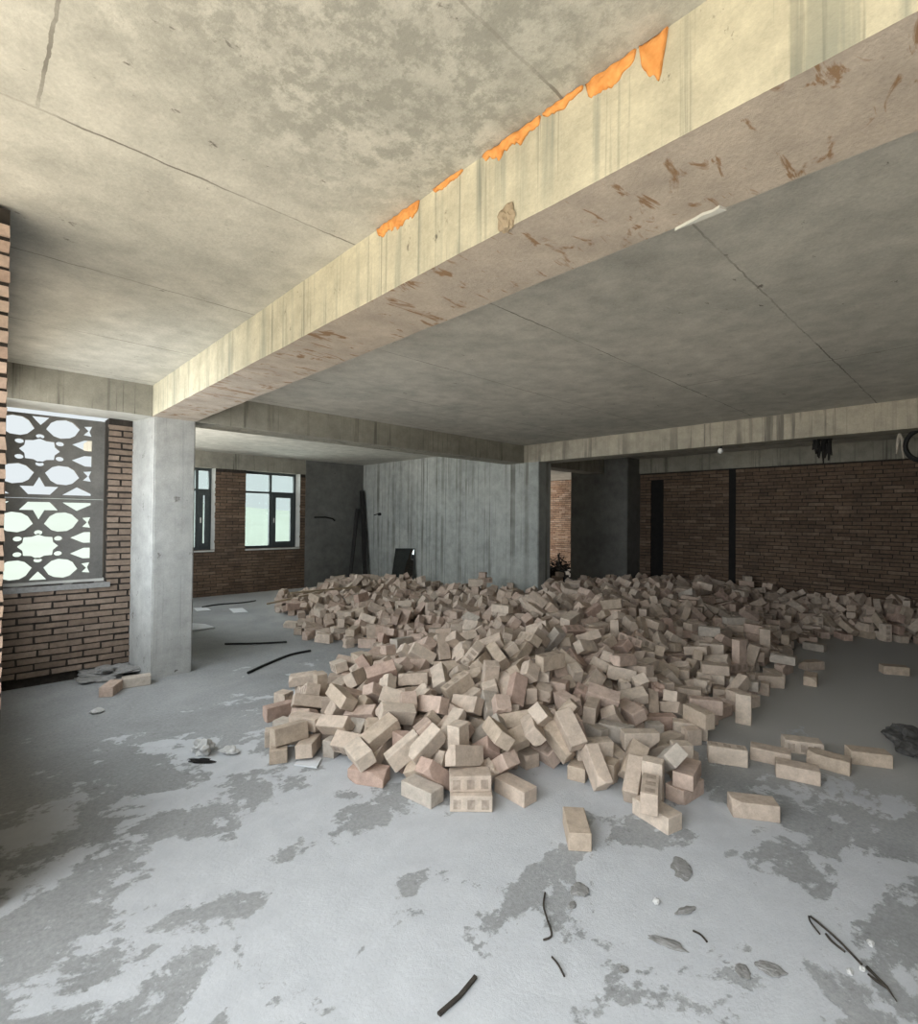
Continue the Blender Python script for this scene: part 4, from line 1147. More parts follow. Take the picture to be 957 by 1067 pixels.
    1,2517,-3479,282,300,172,428, 1,3168,-3131,315,364,731,-159, 3,3922,2130,294,29,143,517, 3,4204,1883,320,-302,-666,-27, 0,5736,210,368,0,-339,156, 0,5784,-608,553,516,-77,61,
    1,8105,822,430,0,-900,277, 1,8197,-4368,146,675,17,-59, 0,8260,-3714,219,793,318,79, 3,2612,2676,45,0,0,-793, 0,3290,-2465,428,311,-732,222, 0,3091,-805,147,-41,223,-709,
    0,6648,-1714,515,142,327,723, 3,7726,-3364,148,450,0,-158, 1,3302,-2069,488,775,28,424, 3,4756,-3941,45,0,0,420, 0,4734,4388,273,-20,848,-194, 1,5079,-3661,57,450,0,-59,
    1,5497,-2841,297,658,-20,59, 0,6391,-2842,333,379,-198,-329, 2,7536,-3366,148,-450,0,453, 3,7518,-2734,275,-482,-497,-245, 0,8020,-5139,45,0,0,111, 3,8645,-2616,413,-809,-141,184,
    2,1279,-2725,249,-213,58,420, 1,2674,1041,232,155,99,573, 1,3227,-1400,376,89,180,-702, 0,3342,-344,218,-900,-331,-92, 0,3766,1295,318,-385,-99,253, 0,4654,-3537,220,-376,116,193,
    3,4328,1003,352,892,-24,132, 0,4184,1611,305,136,318,636, 0,5950,-3478,147,450,0,350, 0,6394,-1954,513,-445,-7,25, 1,6741,-1068,533,-122,73,-464, 3,8016,-4234,45,0,0,-27,
    4,4501,-2666,509,841,-71,-399, 5,923,-1432,45,0,0,-487, 3,1714,-1779,257,869,31,150, 4,2397,-3457,305,320,-449,-389, 0,3682,1728,299,-688,-72,518, 1,4150,-2941,398,39,-31,127,
    2,5035,-3950,45,0,0,142, 2,5508,-3388,253,694,145,320, 4,7461,-2616,334,328,-382,381, 0,8984,-1805,514,-261,59,242, 1,1418,-1950,284,74,-749,489, 2,2515,-2821,361,-457,-74,211,
    2,2658,2943,45,0,0,296, 0,2874,2943,135,0,0,674, 4,3264,-1832,489,-21,3,-373, 2,3145,-65,305,-396,-10,-190, 3,4189,-1327,512,585,-193,475, 2,4947,-1118,509,609,127,480,
    0,5298,2664,403,297,134,241, 3,5628,-3966,57,450,0,-470, 3,8799,-1878,464,167,-108,-321, 3,8839,-3551,291,-406,-150,-316, 0,8868,-3064,367,69,898,310, 0,2546,2441,91,104,-75,-550,
    0,3609,183,362,359,-17,858, 1,3919,-1512,538,66,-115,-51, 0,4087,1843,267,470,239,76, 0,4738,-3053,279,-888,-368,-19, 5,5418,-2699,449,346,333,-471, 1,6492,-2729,426,-555,-106,-223,
    1,6348,-1452,531,55,-791,-382, 1,7169,-375,473,-32,-221,-660, 1,3825,526,331,663,105,-212, 1,4762,424,483,-41,5,68, 0,4814,-1884,539,241,13,-567, 0,7521,-1113,528,-86,-147,102,
    0,8760,-2073,453,734,142,-231, 0,9037,-4538,406,0,3,-612, 2,8970,-3933,343,-361,610,21, 0,8931,-1526,451,-180,142,-561, 0,9009,-610,456,274,-51,900, 0,663,-2517,57,450,0,716,
    1,1202,-1733,172,437,-23,-621, 0,4398,503,390,-602,-124,380, 4,7424,-3945,45,0,0,15, 1,8883,-3746,341,-309,-279,-74, 0,9062,-2403,409,710,-184,402, 0,1629,-3082,241,-579,-85,382,
    0,1563,-2179,230,660,-118,-468, 1,1996,-3112,410,52,-714,430, 5,2523,434,189,-62,-309,527, 1,3470,-1528,448,660,-103,189, 3,4866,-1339,543,-131,794,132, 0,5135,-2112,476,-298,-653,-175,
    0,4930,1407,311,70,583,-339, 0,6174,-1503,514,651,89,-421, 3,6841,-1238,441,73,-264,-626, 0,7272,-2900,291,109,-849,164, 3,8404,-4946,139,98,-62,432, 3,8090,-4700,57,-450,0,-47,
    1,8343,-2510,372,163,-31,-594, 0,8190,-2452,370,0,-612,682, 1,2981,-4222,57,450,0,-114, 3,2938,-2046,412,-444,-141,721, 0,3233,-2617,441,-401,-27,78, 1,3546,-3298,239,-297,-564,-76,
    1,3806,2635,340,0,0,680, 1,4661,-2023,494,-193,-115,-148, 1,7373,-3279,228,-2,-16,-317, 3,7547,-2522,352,-449,1,-280, 0,7889,-1296,488,-722,60,354, 4,8278,-4944,57,-450,0,-626,
    0,1724,-3726,176,371,219,-348, 0,3446,-619,220,601,42,360, 0,4449,-3934,45,0,0,-523, 0,5361,-1867,520,-86,225,390, 0,6930,-1051,524,-803,115,17, 0,8027,-3173,262,450,0,587,
    0,796,-3015,45,0,0,82, 1,2364,1070,160,0,0,-852, 0,3179,-2424,491,-145,-105,-712, 3,3434,1834,219,459,-646,-86, 2,4099,-3069,306,-633,596,-101, 5,5142,300,477,-450,0,256,
    1,6928,-3483,187,450,-37,76, 0,8544,-4131,192,-305,142,-209, 0,9020,-682,399,-218,191,129, 3,1484,-2684,195,-249,228,1, 0,3364,159,325,225,-19,-182, 1,4293,1750,314,-21,662,435,
    0,4535,4363,184,244,-86,-146, 3,5651,-2182,453,-224,198,-16, 3,5731,-2071,453,-617,254,5, 1,7079,-1502,580,-302,-41,-743, 0,7757,-3653,57,450,0,-220, 3,2329,-3034,380,-25,-49,-150,
    0,3840,-1768,520,0,900,-179, 1,4287,-413,365,-500,220,131, 0,8974,-1954,473,-428,-263,-198, 1,1214,-3605,73,280,0,673, 3,1389,-2507,246,822,263,-144, 0,2730,2352,147,-450,0,810,
    1,3825,-3693,45,0,0,622, 0,3988,424,303,-334,183,-397, 4,6943,-2961,292,260,-747,29, 0,8143,-3558,188,-261,0,780, 0,2015,-3403,250,1,-4,-36, 0,2306,-3608,45,0,0,-543,
    3,2326,522,57,450,0,1, 0,2736,2466,120,-650,-450,0, 2,4612,-2567,580,-575,88,154, 1,5309,-1750,547,-621,-78,-15, 3,5991,-3118,225,0,900,151, 0,7030,-1191,512,-208,253,719,
    0,6991,-710,499,175,54,-834, 1,7646,-788,451,-352,-584,-69, 0,8308,-3146,278,60,58,-216, 5,2279,-648,57,450,0,-768, 0,2970,-2322,364,700,622,-18, 0,2901,-1855,396,-564,-38,706,
    0,5126,-819,471,-274,747,195, 0,8211,-4865,111,-422,141,-651, 1,8431,-3317,196,559,583,39, 1,9018,-2999,472,425,-845,-24, 0,2465,-362,57,450,0,-333, 0,2614,-2995,337,236,-92,40,
    0,2541,552,160,0,900,5, 1,2722,-2099,425,194,36,259, 2,3567,-1653,436,36,-787,409, 0,4028,-1935,484,-243,-72,-12, 0,7188,-3099,225,0,0,-178, 0,8848,-1376,465,-622,-147,261,
    0,3813,-872,290,664,-100,-51, 0,4165,-3883,160,-900,0,-398, 3,4523,2559,304,-450,632,129, 0,7624,-687,470,385,224,2, 0,8537,-2250,361,-360,505,-171, 0,8678,-3529,260,-95,135,-457,
    2,2249,-3836,124,0,424,144, 3,1994,-2944,322,273,789,70, 2,2792,2764,135,-900,0,268, 2,3051,-1793,367,668,165,-5, 0,3759,-565,277,172,-45,587, 0,3856,-3940,45,0,0,682,
    1,4275,2426,330,315,-201,-303, 0,4840,-472,444,-581,-225,185, 0,4690,3811,352,450,0,270, 3,5206,2718,361,-461,-149,-670, 0,5326,-3631,173,-450,0,-33, 0,5347,1724,334,0,-854,145,
    2,5565,-1871,485,139,408,17, 0,6105,-2086,504,-893,-36,-164, 5,7231,-3298,254,81,865,-237, 0,7488,-1857,501,-80,-176,-404, 0,8455,-5000,219,-338,29,207, 0,8597,-4364,211,-450,199,-76,
    3,8442,-3492,257,204,64,337, 1,8600,-1402,457,792,-90,58, 1,9068,-1584,427,-1,-824,-509, 0,8976,-1153,410,-408,-666,-66, 0,2946,1126,176,-309,-36,587, 0,3370,-3125,278,89,-4,-495,
    3,3379,1980,160,617,81,224, 0,3879,1261,279,-122,159,314, 0,4020,-1861,535,-198,168,219, 0,4237,592,335,253,-119,377, 2,4485,-3497,140,45,53,-140, 0,4465,-2094,464,245,112,-505,
    4,4198,-1993,432,-299,-254,155, 2,6238,-3987,57,450,0,-776, 0,6634,-2229,491,195,-36,471, 0,2699,-336,120,-253,-450,0, 3,2993,240,187,784,257,27, 5,3528,-3982,45,0,0,-880,
    0,3961,765,302,286,-229,-473, 0,6160,-943,525,-202,166,408, 0,6534,-3927,45,0,0,117, 1,6609,-462,458,-128,-652,78, 3,6727,-3288,244,-787,0,-69, 3,7937,-3238,120,-23,450,616,
    3,8646,-2526,362,-82,753,204, 0,8849,-975,436,209,-60,-607, 4,602,-2356,65,300,-450,0, 3,2637,1462,160,0,900,-382, 3,2848,722,234,501,4,-523, 2,2884,1585,120,-474,450,0,
    0,3287,2189,166,-119,-189,534, 1,3623,-3547,162,-224,84,856, 2,4603,-354,400,302,-207,57, 2,4531,1751,380,-302,-176,-434, 3,4209,2287,311,-253,-187,-718, 2,4362,4513,135,0,0,428,
    1,4748,-2590,446,-477,-140,118, 0,5131,-1800,539,-360,-141,-522, 4,5011,1217,332,38,134,330, 3,5808,-2946,244,-221,9,493, 1,6961,-2310,443,91,11,-339, 2,7062,-2281,491,359,-13,556,
    0,7666,-2828,262,34,-681,494, 1,8344,-1403,424,563,194,441, 5,1886,-1317,237,125,-761,-117, 0,3223,1522,135,0,-900,435, 0,3125,1637,120,-892,450,0, 4,4064,-3331,190,0,-182,743,
    2,4224,728,288,239,-220,374, 0,4324,518,336,-605,-136,388, 2,4603,-3408,128,0,569,-286, 2,4639,-3933,58,-450,0,382, 1,4775,-2823,387,-450,0,774, 0,4689,-1360,480,-733,260,-169,
    0,5132,3823,311,-499,8,609, 0,5776,-2757,299,-543,-5,-696, 0,8642,-5143,285,-2,0,624, 2,1402,-2388,169,-159,79,58, 1,2036,-3987,45,0,0,781, 0,1989,-2152,365,-900,0,-90,
    2,3226,-987,235,133,450,581, 0,3082,428,246,826,-159,-217, 1,3039,2730,93,78,-810,47, 0,3857,-4245,45,0,0,-71, 0,3992,-700,366,-735,-87,192, 4,4106,-2799,396,602,65,-203,
    1,4523,-3091,340,-294,-184,319, 0,4730,-1606,527,-76,179,-254, 3,4866,-2154,529,364,-142,194, 1,5188,1310,345,-72,-815,352, 0,5393,1877,327,-450,0,45, 0,5604,-3431,210,0,658,-225,
    5,5965,-3679,58,450,0,555, 4,7172,-4007,45,0,0,-876, 1,7594,-2303,473,-397,611,-114, 3,7637,-1856,494,-511,88,-472, 0,7761,-1894,477,176,45,-479, 1,2378,-1346,249,267,-206,-105,
    0,2920,-3827,57,450,0,742, 0,3008,-1321,279,456,-113,-29, 0,3028,-1022,192,104,-180,-56, 3,3268,1351,189,-46,-629,-409, 0,3464,1934,237,0,-645,-86, 1,3686,3246,253,-195,774,132,
    3,3822,916,327,450,0,562, 0,4757,4640,204,-450,81,-314, 0,5119,-3169,160,0,0,19, 0,6151,-1233,488,-97,-184,314, 0,5853,-737,512,385,-115,-51, 0,6201,-3204,213,-354,195,-336,
    0,6587,-1137,498,-720,80,238, 2,7270,-1192,527,37,44,349, 1,7930,-2461,346,-301,-21,-155, 3,8024,-3630,57,450,0,221, 2,8520,-2779,314,-683,-83,-465, 2,8865,-4944,340,0,0,-314,
    2,8932,-2363,387,-463,1,276, 1,2976,3584,57,450,0,130, 0,3198,42,274,-86,-176,765, 2,3149,2948,161,-8,853,-33, 3,3545,548,277,-188,777,264, 0,3504,2565,237,151,144,609,
    0,4180,-3690,57,450,0,508, 0,4211,-3200,235,-48,806,378, 0,4259,-1249,504,578,-168,486, 3,4483,-3300,197,-421,-148,611, 5,4515,287,424,371,55,-518, 2,4395,855,300,-116,-450,-549,
    0,4584,4636,120,567,450,0, 1,4481,-799,489,458,108,695, 0,4745,2619,284,-569,307,105, 1,5247,-1878,501,77,-204,-501, 0,6144,-3767,99,0,750,415, 4,6366,-1838,491,450,-241,-11,
    0,8678,-3173,256,867,0,-227, 5,2465,934,215,-378,-51,-488, 3,3937,-2900,341,572,0,-296, 0,3791,2180,350,-105,305,-436, 3,5046,-3370,135,0,0,609, 2,5136,-2649,373,-278,-127,-658,
    0,5667,-3160,245,-63,-815,425, 4,6030,-1497,494,-214,139,769, 3,6738,-1447,475,148,22,181, 3,7945,-2926,281,41,2,-465, 1,8509,468,317,432,-82,-418, 5,8560,-5122,375,-1,-2,294,
    1,8686,-4935,287,-450,0,482, 0,8179,-3754,148,-450,0,-253, 0,867,-3384,45,0,0,355, 4,1241,-2856,141,-443,134,51, 1,1851,-1971,316,250,304,-505, 0,2682,-1864,354,768,-40,-508,
    2,3345,2653,164,117,111,-568, 2,3607,2648,232,-256,125,597, 0,3729,-152,264,-129,-884,-197, 1,3893,-1649,491,-646,-111,-86, 1,4611,1632,352,111,-174,-486, 1,4870,2094,349,455,-28,135,
    0,5753,-1597,502,883,-75,352, 0,6959,-1663,515,-44,89,291, 0,8188,-4612,148,825,0,-105, 2,8993,-5109,385,-67,145,-445, 0,993,-1956,163,-271,0,-45, 0,2258,-3165,234,723,-33,-132,
    0,2580,-2069,372,-272,-657,-224, 1,3254,1230,198,-610,27,-127, 0,3695,-1614,374,76,623,-444, 0,3509,3424,170,321,97,832, 0,4130,-304,312,195,-157,-352, 2,4156,1131,340,0,900,-325,
    2,4379,2808,400,820,129,-321, 1,4762,-3267,131,-541,693,-29, 2,5561,-957,534,172,101,-471, 4,5888,-2797,280,-770,202,294, 5,6447,-2894,172,379,55,639, 4,6798,-1724,482,432,309,237,
    0,7097,-2519,392,-592,-167,159, 2,8695,-2976,348,-42,13,43, 0,2660,954,171,776,101,-29, 0,3577,-33,210,-545,-450,-26, 0,3576,2860,211,276,116,-718, 2,4895,-647,434,-21,-756,543,
    0,5057,1672,314,105,348,-428, 1,5290,2617,296,801,-179,-197, 0,5569,-2404,417,300,149,-218, 0,5643,-1289,507,-144,-302,-550, 0,5967,-3935,45,0,0,-24, 1,6275,-1311,470,-118,-50,289,
    2,7189,-2297,497,-297,88,-292, 0,7436,-406,417,-709,156,106, 0,8277,-3279,147,-450,0,-503, 4,8744,-2373,380,482,38,-172, 2,8800,-1230,429,296,-710,212, 0,1459,-2298,210,-18,722,-538,
    0,1209,-2489,136,110,-313,479, 0,2601,-1474,233,300,-98,680, 1,3211,1768,147,-450,0,471, 2,4153,-818,354,501,67,-203, 3,4482,-3693,160,0,-900,-30, 3,4334,-1897,439,-216,728,67,
    1,5410,-2960,243,-196,815,7, 0,5165,2184,308,338,-796,34, 3,5664,-1959,470,-631,-71,227, 0,8275,-3004,224,-24,752,407, 0,1175,-2115,255,213,-84,657, 1,1078,-2170,199,-21,840,-390,
    5,1383,-3128,180,825,-450,58, 4,1290,-2718,103,251,225,-98, 0,1262,-2952,221,485,144,46, 4,2491,64,57,-450,0,64, 1,2504,897,124,35,-81,-329, 0,2754,1866,45,0,0,-607, 0,3058,2188,87,-1,-789,419,
    0,3336,-1717,333,-296,286,-192, 0,3960,-2228,442,233,-81,208, 1,4051,1492,232,729,260,-237, 0,4844,213,448,-557,133,-476, 1,4473,2388,262,-495,318,-383, 0,4743,3605,365,-900,0,-238,
    0,4871,-841,448,-311,15,-864, 0,6650,-2626,427,-19,144,-212, 0,7083,-1715,474,-603,-203,390, 1,7144,-3471,92,202,-52,-62, 2,1491,-3080,173,19,-23,-467, 1,1924,-2138,262,-450,0,895,
    2,2045,-2701,418,-752,-69,-358, 1,2263,-2230,366,-578,50,-199, 2,2639,-2605,410,-242,-147,-386, 4,2805,-257,202,-247,327,424, 1,2805,-912,147,-451,-13,-294, 0,2929,534,172,-450,0,-686,
    2,2894,3213,105,-3,-730,-492, 3,3106,-4051,57,-450,0,391, 0,3416,-2655,507,16,66,-623, 0,3255,41,121,112,131,-189, 1,3548,3320,159,350,0,894, 0,3821,-2980,320,-238,622,-173,
    2,3817,2368,349,689,-125,336, 0,4120,768,271,-306,46,-676, 0,4058,1975,214,-299,-107,-706, 0,4456,-1445,510,-356,-185,680, 0,5041,19,388,101,744,389, 2,4744,2761,303,-708,-268,-291,
    0,5396,-2709,335,-67,-97,-294, 0,5505,1365,282,-363,741,14, 0,6349,-1082,455,-656,152,477, 0,7169,-1078,450,-485,-751,13, 2,7335,-908,464,703,-98,263, 3,7768,-875,491,-147,-70,103,
    1,8833,-2705,358,-185,-358,147, 0,8945,-4665,315,0,0,783, 1,8923,-4018,333,-242,-521,-259, 2,8910,-1731,378,-826,27,-175, 0,991,-2271,131,-448,266,-394, 0,1162,-3347,45,0,0,425,
    4,1462,-2854,216,79,171,-822, 0,2325,-3647,206,0,-679,612, 1,2914,565,278,-47,26,359, 2,2794,2558,120,-699,450,0, 0,3620,1211,224,-120,-261,-431, 5,3752,-1026,299,-777,14,-83,
    1,4023,-1230,450,477,-63,102, 0,4369,-2097,385,-53,212,-310, 2,4637,-1703,492,-625,254,-257, 0,4470,3936,183,0,-128,416, 0,5348,2495,292,0,-699,545, 0,5239,3272,314,-361,206,207,
    2,5378,3097,285,565,22,-300, 3,5718,-2667,310,-85,882,197, 4,5839,-2343,435,26,-98,-148, 0,6067,-1394,463,240,86,-336, 0,6597,-2945,222,344,161,-543, 2,7439,-3527,96,70,103,659,
    2,7335,-3311,137,15,-15,-462, 1,7663,-2643,315,441,670,164, 3,8569,-5056,120,195,-450,0, 2,8398,-4291,110,-448,-150,653, 3,1369,-3327,45,0,-900,-423, 1,1431,-1702,225,0,0,-674,
    0,1796,-4365,57,450,0,132, 2,1550,-2743,248,-154,-257,839, 1,1749,-1903,286,-142,-186,253, 3,2764,-2824,323,69,-133,387, 4,3419,-1780,440,19,726,357, 3,3170,2302,141,-807,-15,-446,
    3,3737,-3472,113,450,736,58, 0,3541,387,293,201,116,-635, 0,3873,-2678,416,-165,-192,765, 0,4362,-3139,239,-25,-644,417, 1,4304,2206,269,-233,-352,-100, 0,4459,2904,325,-98,-450,277,
    2,4421,4757,57,450,0,-607, 1,4851,-3396,135,0,0,-755, 0,4546,-1358,511,-344,166,-229, 0,4903,-558,489,756,19,83, 0,5194,-1615,517,-293,-308,615, 1,5009,-350,453,-316,126,-96,
    0,5388,-2307,400,515,5,441, 2,5339,3554,233,-351,-740,139, 3,7085,-916,463,10,-665,664, 0,8170,-3153,105,-241,-50,-474, 0,8636,-1536,388,-330,-138,863, 1,8791,-639,307,376,-194,-110,
    1,1225,-2966,109,-450,-752,-26, 3,1720,-2221,166,-329,145,806, 1,1973,-1513,237,875,-24,-299, 0,2348,885,45,0,0,541, 4,2363,1441,45,0,0,-695, 0,2975,-192,274,306,-50,-198,
    0,3168,-2938,347,161,-185,183, 5,3212,-2990,431,223,-93,54, 1,3181,-68,129,-450,395,206, 0,3385,48,227,340,-97,-271, 1,3693,-2403,410,235,134,32, 1,3765,1579,196,279,-12,887,
    4,3823,-2868,431,346,835,-142, 0,4041,-2553,416,-191,-114,-789, 1,4318,4121,132,550,-114,-269, 1,4403,4297,127,719,136,107, 3,4516,-2698,408,453,92,311, 0,5090,279,375,0,0,448,
    1,4984,3336,287,-8,664,348, 5,4828,4106,230,-2,230,117, 0,5143,2038,269,2,232,-91, 2,6007,-2185,385,-122,141,35, 0,6242,-1024,499,-491,-247,-129, 1,6325,-2280,377,450,0,885,
    2,6807,-2414,321,-89,-654,-267, 0,6865,-2580,449,-309,798,203, 0,7956,811,237,450,0,311, 0,8067,-3343,45,0,0,443, 0,8443,-4184,172,450,0,619, 0,8553,-2386,329,-768,215,210,
    3,9022,-2721,400,1,-3,855, 2,8951,-996,372,-406,685,-187, 0,1011,-2529,108,394,120,-261, 0,1254,-3132,161,-748,-86,390, 0,1300,-2254,226,35,-195,155, 1,1793,-2988,212,3,-645,371,
    0,2553,-3519,138,311,-254,-165, 0,2392,-730,45,0,0,170, 5,2780,752,108,209,-78,-745, 2,2302,1246,58,450,0,-567, 4,2835,-3391,179,363,848,134, 5,2929,712,135,0,0,-501,
    0,3256,-476,122,19,-116,877, 0,3124,324,214,-52,-167,-257, 5,3346,403,263,303,-95,-755, 0,3101,3531,119,0,-659,-320, 0,3508,-1631,520,-114,33,129, 4,3524,226,139,148,33,-176,
    0,3585,2211,288,-528,-73,88, 3,3828,-1937,549,611,211,-413, 0,3653,-202,168,179,-250,-379, 5,4087,-1566,580,463,10,-494, 0,4089,2238,275,291,85,262, 0,4604,250,381,-821,-55,382,
    3,4506,2665,340,0,-900,129, 0,4340,3746,225,900,0,55, 1,4785,-1516,492,405,187,-257, 0,4543,1380,308,182,-348,-762, 0,5057,4709,167,-526,-37,-375, 0,5342,-1996,489,310,879,84,
    0,6122,-1752,472,658,224,323, 5,6706,-1625,453,617,561,-143, 1,6690,-2956,123,0,474,-57, 0,7913,-597,483,397,77,48, 3,7959,-2677,340,-224,14,-62, 1,8277,-5157,127,0,-595,360,
    1,8270,-4600,45,0,0,-109, 1,8911,-4391,325,756,-34,-14, 0,8677,-2732,404,389,-80,-667, 2,828,-2176,57,450,0,-847, 5,1023,-2767,54,0,41,509, 0,2053,-3745,147,450,0,-787,
    2,1913,-2864,358,203,-71,-642, 0,2202,-2836,399,-110,-109,71, 1,1908,-1126,96,-440,-801,92, 0,3128,1093,242,-104,-12,-623, 1,2913,2377,57,450,0,597, 4,3020,-3050,223,329,-549,-7,
    3,3242,469,210,382,-678,-114, 0,3466,-99,146,365,-58,-252, 3,3351,1570,163,279,157,401, 0,3746,-3016,356,725,-309,280, 5,3779,55,315,548,-101,-523, 0,4216,-2608,350,473,-132,447,
    4,4263,-2765,397,-349,-92,266, 5,4072,-1713,560,74,293,-368, 0,4187,81,300,-689,-137,173, 1,4051,1008,222,450,-361,-147, 0,4196,1481,314,11,-146,-33, 2,3955,1691,252,404,-101,-825,
    0,3909,2309,422,-364,-629,-170, 1,4374,-2926,380,278,-127,655, 3,4427,1707,351,21,-749,483, 1,4628,-3012,295,-241,-78,422, 3,4607,-1814,465,-267,-619,-260, 2,4738,-411,387,107,156,-754,
    2,4695,1233,260,463,72,533, 0,4646,3148,345,146,177,36, 1,4639,4044,187,634,152,-448, 0,5370,-3663,57,450,0,827, 0,5284,-3428,250,0,900,-1, 2,5411,1833,225,0,0,-380, 2,5226,3615,215,0,-288,334,
    0,5366,4281,219,-82,175,-87, 0,6501,-1768,462,133,-51,491, 0,6498,-1331,477,205,157,166, 5,6955,-3592,122,310,73,76, 4,7199,-3620,45,0,0,387, 0,7105,-2714,227,-251,228,-867,
    3,7539,-999,488,463,26,-831, 1,7598,-332,357,660,-260,280, 2,8092,-2267,351,-148,117,745, 0,8178,-1379,378,273,-245,-679, 0,8336,-3593,57,-450,0,529, 3,8182,-2925,257,-436,-110,408,
    0,8320,-1611,430,-562,36,46, 3,8488,-3084,204,10,716,-423, 0,8503,-2925,233,-123,-45,-187, 0,8690,-2874,263,759,121,-21, 0,9043,-3680,287,-21,5,-322, 2,9032,-2176,375,-897,70,-283,
    4,8833,-2280,361,167,81,-181, 1,1089,-2693,164,-253,12,763, 3,1042,-2771,214,-206,80,-215, 1,1780,-3150,221,-450,-631,219, 3,2096,-3077,176,-431,215,386, 1,2441,-3744,90,0,-120,818,
    0,2141,-2381,322,-206,-136,106, 0,2666,696,159,208,210,690, 3,2582,1212,172,450,0,-639, 1,2874,-1419,250,-540,14,625, 2,2989,-176,141,-504,-32,-88, 5,3467,-3650,97,-686,182,84,
    0,3361,-665,135,-294,13,409, 0,3262,2004,110,76,146,89, 1,3213,3393,135,0,-900,95, 2,3481,142,203,369,-129,501, 2,3442,2521,135,430,-168,-733, 2,3585,3534,107,0,-719,-244,
    0,3936,3323,241,879,-32,54, 1,4146,-2365,370,-693,-5,45, 0,4000,933,197,-450,546,-147, 0,4114,1358,282,307,-7,-886, 0,4122,1748,212,-670,-432,-170, 3,4313,1210,341,-776,-65,-248,
    2,4585,1940,349,-165,-183,74, 0,4468,1931,380,179,730,98, 0,4850,-2566,336,-286,-31,-352, 0,4886,923,303,-149,-105,-502, 1,4628,1035,276,-573,-114,506, 0,4741,1898,302,303,-84,13,
    1,4653,3062,232,-353,-265,-228, 3,4684,3598,262,-450,0,802, 1,4719,4824,135,-900,0,99, 5,4941,1340,207,-317,315,117, 1,5202,1673,195,-275,-322,-662, 0,5160,4366,248,35,-46,296,
    3,5501,-1803,447,217,398,96, 0,5196,-1218,518,739,-307,207, 0,5469,2942,191,406,189,251, 0,5712,-3754,57,-450,0,-829, 3,5919,-1351,434,266,92,-346, 2,6250,-3625,211,-247,-863,8,
    5,6067,-2580,347,168,377,570, 1,6339,-2177,377,450,0,-882, 1,6394,-3019,173,874,-133,-221, 1,6618,-2459,346,-846,-15,125, 0,6530,-2241,382,145,-722,398, 3,6621,-2047,433,-593,113,30,
    1,6630,-671,495,19,64,608, 1,6476,-436,442,450,0,-561, 1,6793,-3006,162,-11,-126,381, 2,6936,-2855,236,-229,-132,-847, 2,7131,-1613,432,144,209,-523, 3,7154,-815,436,-392,61,615,
    5,7203,-1953,517,-14,-51,360, 1,7243,-1534,432,37,-244,235, 0,7204,-624,445,-562,90,607, 0,7499,-3674,45,0,0,-873, 1,7354,-2663,233,817,58,153, 0,7456,-1949,366,105,-646,-534,
    2,7585,-2098,437,290,-73,354, 0,7670,-577,427,-331,-815,43, 0,7729,-1098,469,87,-831,56, 2,8016,-3906,135,0,0,722, 0,8374,-2813,210,-596,447,98, 5,8425,-5126,45,0,0,-454,
    0,8618,-4637,126,125,194,334, 3,8573,-1788,308,169,744,-383, 4,9076,-3184,356,430,-20,863, 0,8916,-2845,388,-210,-5,-24, 3,8898,-1452,373,708,-118,306, 5,902,-3592,65,316,-450,-544,
    1,775,-2755,72,691,0,-506, 5,714,-2399,65,-127,450,638, 3,800,-2018,57,450,0,-79, 0,886,-2140,172,450,0,-588, 5,670,-1888,58,450,0,200, 0,830,-1827,45,0,0,-523, 5,1077,-3358,127,-60,760,-147,
    1,1012,-2948,45,0,0,702, 0,1146,-2785,45,900,0,-414, 2,859,-2797,112,-692,15,378, 3,986,-1775,97,118,-814,-359, 0,1126,-1510,57,450,0,626, 2,1606,-3712,121,-171,-749,-415,
    4,1510,-3424,89,106,186,236, 2,1562,-3252,118,450,186,231, 0,1436,-2044,218,302,82,310, 0,1422,-1823,135,900,0,-85, 0,1449,-1711,135,0,0,815, 3,1451,-1458,45,0,0,791,
    0,1810,-3853,45,0,900,211, 5,1672,-4036,45,-900,0,-360, 0,1782,-3626,173,-450,0,607, 3,1701,-3391,45,0,0,-633, 0,1811,-3383,135,0,0,-674, 0,1611,-3432,182,-682,-98,385,
    1,1554,-2868,173,-790,-155,-246, 1,1720,-2853,265,-165,96,709, 1,1607,-2599,165,110,135,-94, 1,2019,-3616,123,79,80,-786, 0,2042,-3414,57,450,0,487, 1,1954,-3215,263,-107,-703,-424,
    0,1950,-2696,264,155,64,-843, 4,1895,-2603,302,264,99,-870, 1,1911,-2394,200,-722,-172,-22, 0,1906,-1757,280,-10,-827,505, 2,1866,-1257,116,-54,183,56, 2,2197,-3513,128,0,570,-303,
    3,2287,-3196,361,95,156,531, 0,2198,-3002,245,808,-158,-370, 0,2289,-2625,336,-489,-146,50, 0,2166,-2654,386,-72,-147,115, 0,2214,-2254,276,125,-88,778, 0,2445,-2517,394,748,-58,532,
    2,2137,-2048,174,460,0,-574, 0,2185,-2029,380,-830,24,273, 4,2084,-1669,296,-82,-12,79, 3,2087,-1274,209,620,74,385, 2,2662,-3689,45,0,0,818, 0,2668,-3712,135,0,-900,-362,
    5,2719,-3390,65,22,450,-771, 0,2456,-3612,120,-118,-450,0, 2,2769,-3239,121,-226,141,233, 0,2605,-3187,321,727,78,231, 2,2794,-3024,274,-148,18,-752, 3,2492,-1636,262,40,-49,-625,
    0,2503,-2105,300,165,-649,-207, 0,2348,-1789,307,172,14,-279, 2,2522,-1225,231,-671,70,208, 0,2633,-1110,130,450,-383,203, 0,2644,-635,45,0,0,241, 4,2610,-49,45,0,0,-508,
